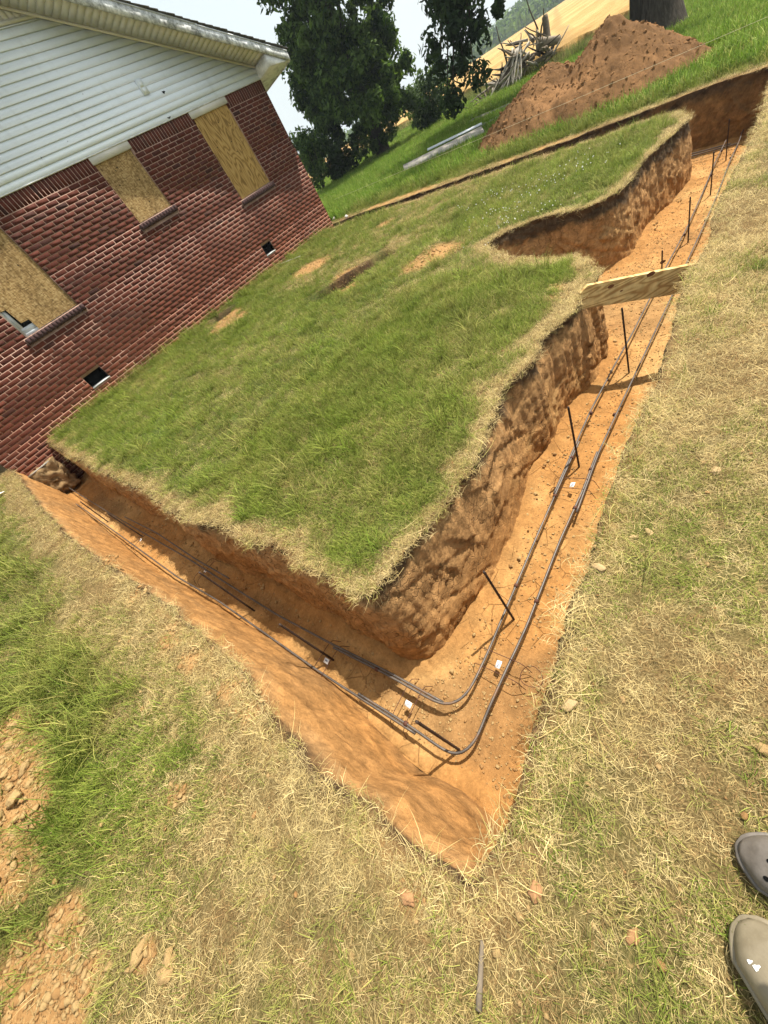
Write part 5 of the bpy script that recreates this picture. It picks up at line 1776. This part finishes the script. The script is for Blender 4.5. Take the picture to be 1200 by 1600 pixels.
def tree(name, base, label, crown, trunk_r, h_trunk, clusters, nper, lsize, leafmat, seed, limbs=10, group=None, droop=0.3):
    """crown: list of (cx,cy,cz,rx,ry,rz) ellipsoids relative to base"""
    r = np.random.default_rng(seed)
    e = empty(name, base)
    tag(e, label, 'tree', group)
    m = MB()
    top = np.array([0, 0, h_trunk])
    P = branch(np.array([0, 0, -0.3]), top, 0, 12, 0.12, seed)
    m.tube(P, trunk_r * (1.25 - 0.85 * np.linspace(0, 1, 12) ** 0.7), 10)
    C, Rr = [], []
    for k_ in range(clusters):
        cx, cy, cz, rx, ry, rz = crown[r.integers(0, len(crown))]
        d = r.normal(size=3); d /= np.linalg.norm(d)
        q = d * np.array([rx, ry, rz]) * r.uniform(0.45, 1.0) ** 0.5
        C.append(np.array([cx, cy, cz]) + q); Rr.append(r.uniform(0.05, 0.125) * (rx + rz))
    C = np.array(C); Rr = np.array(Rr)
    C[:, 2] = np.maximum(C[:, 2], Rr * 0.6 + 0.1)
    for k_ in range(min(limbs, len(C))):
        c = C[k_ * max(1, len(C) // limbs) % len(C)]
        h0 = np.clip(c[2] * r.uniform(0.45, 0.7), h_trunk * 0.25, h_trunk * 0.95)
        p0 = np.array([np.interp(h0, P[:, 2], P[:, 0]), np.interp(h0, P[:, 2], P[:, 1]), h0])
        m.tube(branch(p0, c, 0.2, 8, 0.3, seed + k_), trunk_r * np.linspace(0.38, 0.06, 8), 6)
    m.build('trunk', MAT['bark'], e, True)
    V, F, bv = leaf_cloud(C, Rr, nper, lsize, seed + 1, droop)
    link('crown', mesh_np('crown', V, F, MAT[leafmat], False, {'bv': bv}), e)
    return e
def gb(x, y): return (x, y, float(g_base(x, y)))
A0 = (20.6, 14.5)
tree('broadleaf_tree', gb(*A0), 'tall full green tree with skirts to the ground beyond the house corner',
     [(0, 0, 5.4, 2.6, 2.6, 3.8), (-0.1, 0.1, 2.3, 2.4, 2.4, 1.9), (0.1, -0.2, 8.2, 2.3, 2.3, 2.6), (0.1, 0.1, 4.0, 2.6, 2.6, 2.4)], 0.32, 8.5, 360, 200, 0.12, 'leaf_mid', 21, 16, None, 0.0)
# dark shrubs in its skirt
for q, (x, y, rr_, hh_, lab) in enumerate(((18.6, 15.7, 1.1, 1.5, 'dark leafy bush against the house side of the tall tree'), (22.6, 12.9, 1.0, 1.4, 'dark leafy bush against the field side of the tall tree'), (17.3, 16.0, 1.0, 2.1, 'mid green bush just past the house corner'))):
    e = empty('bush', gb(x, y)); tag(e, lab, 'bush')
    r_ = np.random.default_rng(60 + q)
    C = np.array([[r_.normal(0, rr_ * 0.4), r_.normal(0, rr_ * 0.4), r_.uniform(0.2, hh_)] for _ in range(22)])
    V, F, bv = leaf_cloud(C, np.full(22, 0.38), 150, 0.09, 70 + q)
    link('foliage', mesh_np('foliage', V, F, MAT['leaf_dark' if q < 2 else 'leaf_mid'], False, {'bv': bv}), e)
    m = MB()
    for k_ in range(5): m.tube(branch(np.array([0, 0, -0.1]), C[k_], 0.1, 6, 0.3, k_), np.linspace(0.03, 0.008, 6), 5)
    m.build('stem', MAT['bark'], e, True)
# saplings by the field edge
for q, (px_, py_, hh_, lab) in enumerate(((690, 178, 1.5, 'thin light green sapling at the wheat edge, taller'), (668, 190, 1.0, 'light green weedy sapling at the wheat edge beside the dark tree'), (652, 200, 1.2, 'light green shrub between dark tree and wheat'))):
    x, y = (27.5 - q * 1.2, 14.6 + q * 0.2)
    rr0 = ray(px_, py_); kk = 31.0 / np.hypot(rr0[0], rr0[1]); x, y = rr0[0] * kk, rr0[1] * kk
    e = empty('sapling', gb(x, y)); tag(e, lab, 'sapling')
    r_ = np.random.default_rng(90 + q)
    C = np.array([[r_.normal(0, 0.28), r_.normal(0, 0.28), r_.uniform(0.15, hh_ * 1.4)] for _ in range(16)])
    V, F, bv = leaf_cloud(C, np.full(16, 0.24), 60, 0.10, 95 + q)
    link('foliage', mesh_np('foliage', V, F, MAT['leaf_light'], False, {'bv': bv}), e)
    m = MB()
    for k_ in range(4): m.tube(branch(np.array([0, 0, -0.1]), C[k_], 0.1, 6, 0.3, k_), np.linspace(0.02, 0.006, 6), 5)
    m.build('stem', MAT['bark'], e, True)
# big shade tree: trunk beyond the mound, drooping bough
B0 = np.array([19.2, 3.35])
e = empty('shade_tree', gb(*B0)); tag(e, 'massive old tree with dark trunk and drooping boughs behind the mound', 'tree')
bz = float(g_base(*B0))
m = MB()
P = branch(np.array([0, 0, -0.3]), np.array([0.2, 0.3, 6.5]), 0, 20, 0.06, 4)
rad = 0.60 * (1 - 0.45 * np.linspace(0, 1, 20)) + 0.28 * np.exp(-np.linspace(0, 1, 20) * 14)
m.tube(P, rad, 18)
boughs = []
def W(px_, py_, dist):     # world point on a pixel's ray at a horizontal distance, relative to the tree base
    r = ray(px_, py_); kk = dist / np.hypot(r[0], r[1])
    return r * kk + np.array([0, 0, CAMZ]) - np.array([B0[0], B0[1], bz])
tips = [W(715, 150, 18.5), W(690, 110, 18.8), (W(735, 120, 18.2)), W(680, 60, 19.2), W(700, 20, 18.6), W(735, 55, 18.3), W(668, 30, 19.5), W(720, 90, 18.6), W(705, 135, 18.4), W(745, 15, 18.4), W(770, 8, 17.9), W(690, 80, 19.4), W(725, 70, 18.9)]
C, Rr = [], []
root = np.array([0.15, 0.2, 5.5])
for q, t in enumerate(tips):
    mid = np.array([t[0] * 0.75, t[1] * 0.75, max(t[2] + 1.5, 5.5)])
    Pb = np.vstack([branch(root, mid, 0.6, 7, 0.2, q), branch(mid, t, 0.35, 7, 0.2, q + 40)[1:]])
    m.tube(Pb, np.linspace(0.13, 0.012, len(Pb)), 6)
    for f_ in np.linspace(0.55, 1.0, 6):
        c = Pb[int(f_ * (len(Pb) - 1))]
        C.append(c + np.random.default_rng(q).normal(0, 0.16, 3)); Rr.append(0.42 if q not in (5, 10, 11) else 0.16)
r_ = np.random.default_rng(8)
for q in range(120):
    d = r_.normal(size=3); d /= np.linalg.norm(d)
    c = np.array([1.2, 1.0, 9.0]) + d * np.array([4.6, 4.6, 3.6]) * r_.uniform(0.6, 1.0)
    C.append(c); Rr.append(0.75)
    if q % 9 == 0: m.tube(branch(np.array([0.2, 0.3, 6.2]), c, 0.3, 8, 0.3, q), np.linspace(0.18, 0.02, 8), 6)
m.build('trunk', MAT['bark'], e, True)
V, F, bv = leaf_cloud(np.array(C), np.array(Rr), 150, 0.115, 9, 0.45)
link('crown', mesh_np('crown', V, F, MAT['leaf_dark'], False, {'bv': bv}), e)

# ------------------------------------------------------------------ brush pile
bp = np.array(hit(812, 128)); bp = np.array([24.0, 8.9, float(g_base(24.0, 8.9))])
e = empty('brush_pile', bp); tag(e, 'heap of bleached dead branches and roots before the wheat field', 'brush pile')
e.scale = (0.88, 0.88, 0.9)
r_ = np.random.default_rng(14)
lr = np.array([-0.36, 0.93, 0])      # across the line of sight
vw = np.array([0.93, 0.36, 0])
def put(p0, p1, r0, r1, tonev, sd, wob=0.3):
    m = MB(); m.tube(branch(np.array(p0), np.array(p1), 0.0, 8, wob, sd), np.linspace(r0, r1, 8), 7, a=tonev)
    return m.build('branch', MAT['dead_wood'], e, True, 'bv')
for q in range(140):
    s0 = r_.uniform(-1.35, 2.2); d0 = r_.uniform(-0.8, 0.8)
    hmax = 1.75 * max(0.12, 1 - abs(s0 + 0.35) / 2.5)
    p0 = lr * s0 + vw * d0 + np.array([0, 0, r_.uniform(0.02, hmax * 0.8)])
    lean = r_.normal(0, 0.8, 3); lean[2] = abs(r_.normal(0.15, 0.45))
    p1 = p0 + lean * r_.uniform(0.5, 1.2)
    p1[2] = float(np.clip(p1[2], 0.05, hmax + 0.35))
    put(p0, p1, r_.uniform(0.02, 0.10), 0.015, float(np.clip(r_.normal(0.42, 0.3), 0, 1)), q)
for q in range(16):      # pale stems fanned out at the front
    p0 = lr * r_.uniform(-0.5, 0.4) - vw * 0.5 + np.array([0, 0, r_.uniform(0.7, 1.25)])
    p1 = lr * r_.uniform(0.1, 2.1) - vw * r_.uniform(0.8, 1.5) + np.array([0, 0, 0.06])
    put(p0, p1, 0.045, 0.02, r_.uniform(0.8, 1.0), 200 + q, 0.15)
put(lr * -1.2 - vw * 0.3 + np.array([0, 0, 0.6]), lr * -1.25 + np.array([0, 0, 1.45]), 0.17, 0.13, 0.35, 301, 0.1)      # stump end
put(lr * -0.8 - vw * 0.4 + np.array([0, 0, 0.8]), lr * -1.7 - vw * 0.4 + np.array([0, 0, 0.45]), 0.20, 0.13, 0.55, 302, 0.15)
put(lr * -0.9 + np.array([0, 0, 1.2]), lr * -0.35 + np.array([0, 0, 3.1]), 0.035, 0.008, 0.2, 303, 0.3)
put(lr * -0.55 + np.array([0, 0, 2.3]), lr * -1.0 + np.array([0, 0, 3.3]), 0.02, 0.006, 0.2, 304, 0.2)
put(lr * 0.6 + np.array([0, 0, 1.0]), lr * 0.75 + np.array([0, 0, 2.2]), 0.04, 0.02, 0.15, 305, 0.2)

# ------------------------------------------------------------------ far trees and the wooded rise
for q, (px_, py_, dist, hh_, ww_, lm, lab) in enumerate(((490, 262, 62, 3.6, 2.6, 'leaf_mid', 'small round tree in the field seen past the house corner'), (476, 262, 95, 5.5, 3.4, 'leaf_mid', 'hazy tree further off past the house corner'), (508, 240, 120, 6.0, 4.0, 'leaf_mid', 'hazy tree behind the small round field tree'))):
    r = ray(px_, py_); kk = dist / np.hypot(r[0], r[1]); x, y = r[0] * kk, r[1] * kk
    tree('field_tree', gb(x, y), lab, [(0, 0, hh_ * 0.6, ww_ * 0.6, ww_ * 0.6, hh_ * 0.45)], 0.15, hh_ * 0.6, 40, 70, 0.22, lm, 400 + q, 5)
r_ = np.random.default_rng(77)
n = 2300
az = r_.uniform(-4, 66, n); d = 238 + 150 * r_.random(n) ** 0.8
x = d * np.cos(np.radians(az)); y = d * np.sin(np.radians(az))
rise = np.interp(az, [-4, 8, 16, 22, 27, 34, 42, 66], [14, 13, 11, 7.5, 5.0, 4.0, 6.0, 8]) * sst(235, 330, d)
z = g_base(x, y) + rise + 1.0
V0, F0 = ICO1
Cc = np.stack([x, y, z + 3.0], 1)
Vv, Fv, bvv = leaf_cloud(Cc, np.full(n, 4.0), 34, 1.05, 78)
wd = link('far_wood', mesh_np('far_wood', Vv, Fv, MAT['leaf_mid'], False, {'bv': bvv}), kind='stuff')
tag(wd, 'hazy wooded rise beyond the wheat field', 'wood')
# the hill that carries the wood
azs = np.arange(-8, 70, 1.0); ds = np.linspace(228, 420, 30)
V = []
for a in azs:
    ca, sa = math.cos(math.radians(a)), math.sin(math.radians(a))
    rs = np.interp(a, [-4, 8, 16, 22, 27, 34, 42, 66], [14, 13, 11, 7.5, 5.0, 4.0, 6.0, 8]) * sst(235, 330, ds)
    V.append(np.stack([ds * ca, ds * sa, g_base(ds * ca, ds * sa) + rs], 1))
V = np.array(V).reshape(-1, 3); nr = len(ds)
i = np.arange(len(azs) - 1)[:, None] * nr; j = np.arange(nr - 1)[None, :]
Q = np.stack([i + j, i + j + 1, i + nr + j + 1, i + nr + j], -1).reshape(-1, 4)
simple('hill_floor', (0.05, 0.065, 0.03), 0.95, 0.1, 0.3, 0.1)
link('wooded_hill', mesh_np('wooded_hill', V, Q, MAT['hill_floor'], True), kind='structure')

# ------------------------------------------------------------------ clogs and the person standing in them
def clog(name, toe, head, scale, mat, label, holes, glint):
    """foam clog; local +y is the toe direction, origin at ground under the toe tip"""
    e = empty(name, (toe[0], toe[1], float(ground_z(toe[0], toe[1])) + 0.004), head)
    e.scale = (scale,) * 3
    tag(e, label, 'clog', 'clogs worn by the photographer')
    L = 0.285
    def half_w(t): return 0.056 * np.clip(t / 0.16, 0, 1) ** 0.5 * (1 - 0.28 * sst(0.35, 0.75, t)) * np.clip((1 - t) / 0.10, 0, 1) ** 0.45
    def top_h(t): return 0.034 + 0.040 * sst(0.0, 0.42, t) 
    def surface(t, a, grow=0.0, hk=1.0):
        # a: 0..pi over the top
        w = half_w(t) + grow; h = top_h(t) * hk
        c, s_ = np.cos(a), np.sin(a)
        x = w * np.sign(c) * np.abs(c) ** 0.72
        z = 0.016 + h * np.abs(s_) ** 0.62
        return np.stack([x, -t * L, z], -1)
    nt, na = 34, 22
    tt = np.linspace(0.004, 0.60, nt); aa_ = np.linspace(0, math.pi, na)
    G_ = np.array([[surface(t, a) for a in aa_] for t in tt])
    G_[:, :, 2] *= np.clip(0.55 + 0.45 * (tt / 0.10), 0, 1)[:, None] ** 0.8
    V = G_.reshape(-1, 3)
    i = np.arange(nt - 1)[:, None] * na; j = np.arange(na - 1)[None, :]
    Q = np.stack([i + j, i + j + 1, i + na + j + 1, i + na + j], -1).reshape(-1, 4)
    up = link('upper', mesh_np('upper', V, Q, MAT[mat], True), e)
    sd = up.modifiers.new('thick', 'SOLIDIFY'); sd.thickness = 0.005; sd.offset = -1
    # heel cup and strap
    t2 = np.linspace(0.60, 0.997, 24)
    prof = []
    for t in t2:
        w = float(half_w(t)); hh = 0.046
        prof.append([(w, -t * L, 0.012), (w + 0.001, -t * L, 0.03), (w - 0.002, -t * L, hh), (w - 0.008, -t * L, hh), (w - 0.008, -t * L, 0.014)])
    R_ = np.array(prof); Lf = R_[::-1].copy(); Lf[:, :, 0] *= -1
    A_ = np.vstack([R_, Lf]); n_, m_ = A_.shape[:2]
    i = np.arange(n_ - 1)[:, None] * m_; j = np.arange(m_ - 1)[None, :]
    Q = np.stack([i + j, i + j + 1, i + m_ + j + 1, i + m_ + j], -1).reshape(-1, 4)
    link('heel_cup', mesh_np('heel_cup', A_.reshape(-1, 3), Q, MAT[mat], True), e)
    # sole
    ts = np.linspace(0.0, 1.0, 50)
    w = np.array([float(half_w(t)) for t in ts]) + 0.004
    ring = np.vstack([np.stack([w, -ts * L * 1.02 + 0.004, 0 * ts], 1), np.stack([-w[::-1], -ts[::-1] * L * 1.02 + 0.004, 0 * ts], 1)])
    n_ = len(ring)
    lv = [ring, ring + (0, 0, 0.010), ring * (1.02, 1.0, 1) + (0, 0, 0.014), ring * (1.02, 1, 1) + (0, 0, 0.021), ring * (0.95, 1, 1) + (0, 0, 0.024)]
    V = np.vstack(lv); Q = []
    for l_ in range(4):
        for q in range(n_): Q.append((l_ * n_ + q, l_ * n_ + (q + 1) % n_, (l_ + 1) * n_ + (q + 1) % n_, (l_ + 1) * n_ + q))
    V = np.vstack([V, [[0, -L / 2, 0.024]], [[0, -L / 2, 0.0]]])
    T = [(4 * n_ + q, 4 * n_ + (q + 1) % n_, 5 * n_) for q in range(n_)] + [((q + 1) % n_, q, 5 * n_ + 1) for q in range(n_)]
    link('sole', mesh_np('sole', V, [np.array(Q), np.array(T)], MAT[mat], True), e)
    # vent holes on the vamp
    if holes:
        for (t, a) in ((0.17, 1.57), (0.17, 1.05), (0.17, 2.09), (0.26, 1.30), (0.26, 1.84), (0.26, 0.85), (0.26, 2.29), (0.35, 1.57), (0.35, 1.10), (0.35, 2.04), (0.35, 0.68), (0.35, 2.46), (0.44, 1.34), (0.44, 1.80), (0.44, 0.9), (0.44, 2.24)):
            if glint and a > 1.2: continue
            c = surface(t, a)
            du = surface(t + 0.01, a) - surface(t - 0.01, a); dv = surface(t, a + 0.05) - surface(t, a - 0.05)
            du /= np.linalg.norm(du); dv -= du * (du @ dv); dv /= np.linalg.norm(dv); nn_ = np.cross(du, dv); nn_ *= np.sign(nn_[2])
            c = c.copy(); c[2] *= 1.0 if t > 0.10 else 0.8
            th = np.linspace(0, 2 * math.pi, 13)[:-1]
            V = [c + nn_ * 0.0009 + 0.0058 * math.cos(q) * du + 0.0047 * math.sin(q) * dv for q in th] + [c + nn_ * 0.0009]
            m = MB(); m.add(V, None, [(12, q, (q + 1) % 12) for q in range(12)]); m.build('vent_hole', MAT['black_void'], up)
    if glint:  # glints of light on the foam, laid on as flat white patches
        for (t, a, r1) in ((0.16, 2.12, 0.0045), (0.185, 2.02, 0.006)):
            c = surface(t, a); du = surface(t + 0.01, a) - surface(t - 0.01, a); dv = surface(t, a + 0.05) - surface(t, a - 0.05)
            du /= np.linalg.norm(du); dv -= du * (du @ dv); dv /= np.linalg.norm(dv); nn_ = np.cross(du, dv); nn_ *= np.sign(nn_[2])
            th = np.linspace(0, 2 * math.pi, 11)[:-1]
            V = [c + nn_ * 0.001 + r1 * (1 + 0.3 * math.sin(3 * q)) * (math.cos(q) * du * 0.6 + math.sin(q) * dv) for q in th] + [c + nn_ * 0.001]
            m = MB(); m.add(V, None, [(10, q, (q + 1) % 10) for q in range(10)]); m.build('paint_spot', MAT['tag_white'], up)
    return e
CR = (0.180, -0.118); CLf = (0.042, -0.140)
clog('clog', CR, math.radians(-4), 1.08, 'clog_grey', 'scuffed grey foam clog with round vent holes, on dry grass', True, False)
clog('clog', CLf, math.radians(-42), 1.22, 'clog_foam', 'smooth olive brown foam clog with white glints painted on the toe', True, True)

def person():
    gz = float(g_base(0.08, -0.35))
    V = []; E = []; R = []
    def v(x, y, z, r, parent=None, ry=None):
        V.append((x, y, z + gz)); R.append((r, ry if ry else r))
        if parent is not None: E.append((parent, len(V) - 1))
        return len(V) - 1
    pel = v(0.08, -0.44, 0.93, 0.135, None, 0.11)
    wai = v(0.08, -0.44, 1.06, 0.125, pel, 0.10); che = v(0.08, -0.43, 1.24, 0.145, wai, 0.105); nb = v(0.08, -0.43, 1.40, 0.075, che)
    nk = v(0.08, -0.42, 1.47, 0.055, nb); hd = v(0.08, -0.40, 1.57, 0.080, nk, 0.090); v(0.08, -0.395, 1.67, 0.075, hd, 0.085)
    for sg, foot in ((1, (0.180, -0.118)), (-1, (-0.13, -0.05))):
        hx = 0.08 + sg * 0.085
        ax, ay = (foot[0] + (0.0 if sg > 0 else -0.02)), foot[1] - 0.255
        hp = v(hx, -0.44, 0.86, 0.092, pel); th = v((hx + ax) / 2 + sg * 0.01, -0.42, 0.68, 0.080, hp); kn = v(ax + sg * 0.0, -0.40, 0.48, 0.060, th)
        cf = v(ax, -0.41, 0.33, 0.060, kn); an = v(ax, ay - 0.0, 0.11, 0.045, cf); hl = v(ax, ay + 0.02, 0.06, 0.036, an); v(ax, ay + 0.13, 0.045, 0.030, hl)
        sh = v(0.08 + sg * 0.175, -0.43, 1.37, 0.060, nb); el = v(0.08 + sg * 0.235, -0.45, 1.10, 0.042, sh); wr = v(0.08 + sg * 0.245, -0.40, 0.86, 0.027, el)
        pm = v(0.08 + sg * 0.245, -0.385, 0.79, 0.024, wr, 0.034)
        for q, (dy, ln) in enumerate(((0.034, 0.070), (0.012, 0.082), (-0.010, 0.078), (-0.030, 0.060))):
            k1 = v(0.08 + sg * 0.245, -0.385 + dy, 0.755, 0.0095, pm); k2 = v(0.08 + sg * 0.240, -0.383 + dy, 0.755 - ln * 0.5, 0.0085, k1); v(0.08 + sg * 0.230, -0.378 + dy, 0.755 - ln, 0.0075, k2)
        t1 = v(0.08 + sg * 0.235, -0.345, 0.80, 0.011, pm); v(0.08 + sg * 0.225, -0.325, 0.765, 0.009, t1)
    me = bpy.data.meshes.new('person'); me.from_pydata(V, E, [])
    o = bpy.data.objects.new('person', me); COL.objects.link(o)
    sk = o.modifiers.new('skin', 'SKIN'); sk.use_smooth_shade = True
    for q, sv_ in enumerate(me.skin_vertices[0].data):
        sv_.radius = R[q]; sv_.use_root = (q == 0)
    sb_ = o.modifiers.new('sub', 'SUBSURF'); sb_.levels = 2; sb_.render_levels = 2
    dg = bpy.context.evaluated_depsgraph_get()
    em = bpy.data.meshes.new_from_object(o.evaluated_get(dg))
    o.modifiers.clear(); o.data = em; em.name = 'person'
    for mt in ('skin', 'jeans', 'tee'): em.materials.append(MAT[mt])
    for f in em.polygons:
        c = f.center; z = c.z - gz; arm = abs(c.x - 0.08) > 0.19
        f.material_index = 1 if (z < 0.98 and not arm and z > 0.13) else (2 if (0.98 <= z < 1.42 and not (arm and z < 1.17)) else 0)
        f.use_smooth = True
    tag(o, 'standing person in grey tee and jeans wearing the foam clogs', 'person')
    # face and hair
    V0, F0 = ICO3
    Vh = V0 * np.array([0.088, 0.103, 0.10]) + np.array([0.08, -0.412, 1.645 + gz])
    keep_ = (V0[:, 2] > 0.15) | (V0[:, 1] < -0.25)
    Fh = F0[keep_[F0].all(1)]
    link('hair', mesh_np('hair', Vh, Fh, MAT['hair'], True), o)
    m = MB(); m.tube([(0.08, -0.318, 1.625 + gz), (0.08, -0.292, 1.585 + gz), (0.08, -0.315, 1.575 + gz)], [0.008, 0.013, 0.010], 8); m.build('nose', MAT['skin'], o, True)
    for sg in (-1, 1):
        m = MB(); m.add(V0 * 0.011 + np.array([0.08 + sg * 0.03, -0.318, 1.615 + gz]), None, F0); m.build('eye', MAT['tag_white'], o, True)
        m = MB(); m.add(V0 * np.array([0.008, 0.018, 0.028]) + np.array([0.08 + sg * 0.083, -0.40, 1.60 + gz]), None, F0); m.build('ear', MAT['skin'], o, True)
    m = MB(); m.tube([(0.055, -0.318, 1.545 + gz), (0.08, -0.311, 1.543 + gz), (0.105, -0.318, 1.545 + gz)], 0.006, 6); m.build('mouth', MAT['red_clod'], o, True)
person()

# ------------------------------------------------------------------ summer haze
hz = MB(); hz.box(-720, 720, -720, 720, -40, 75)
k = bpy.data.materials.new('haze'); k.use_nodes = True
nt_ = k.node_tree; nt_.nodes.remove(nt_.nodes['Principled BSDF'])
pv = nt_.nodes.new('ShaderNodeVolumePrincipled')
pv.inputs['Color'].default_value = (0.80, 0.90, 1.0, 1); pv.inputs['Density'].default_value = 0.0006; pv.inputs['Anisotropy'].default_value = 0.2
nt_.links.new(pv.outputs[0], nt_.nodes['Material Output'].inputs['Volume'])
ho = hz.build('haze', k, kind='stuff')
tag(ho, 'pale summer haze over the far field and wood', 'haze')
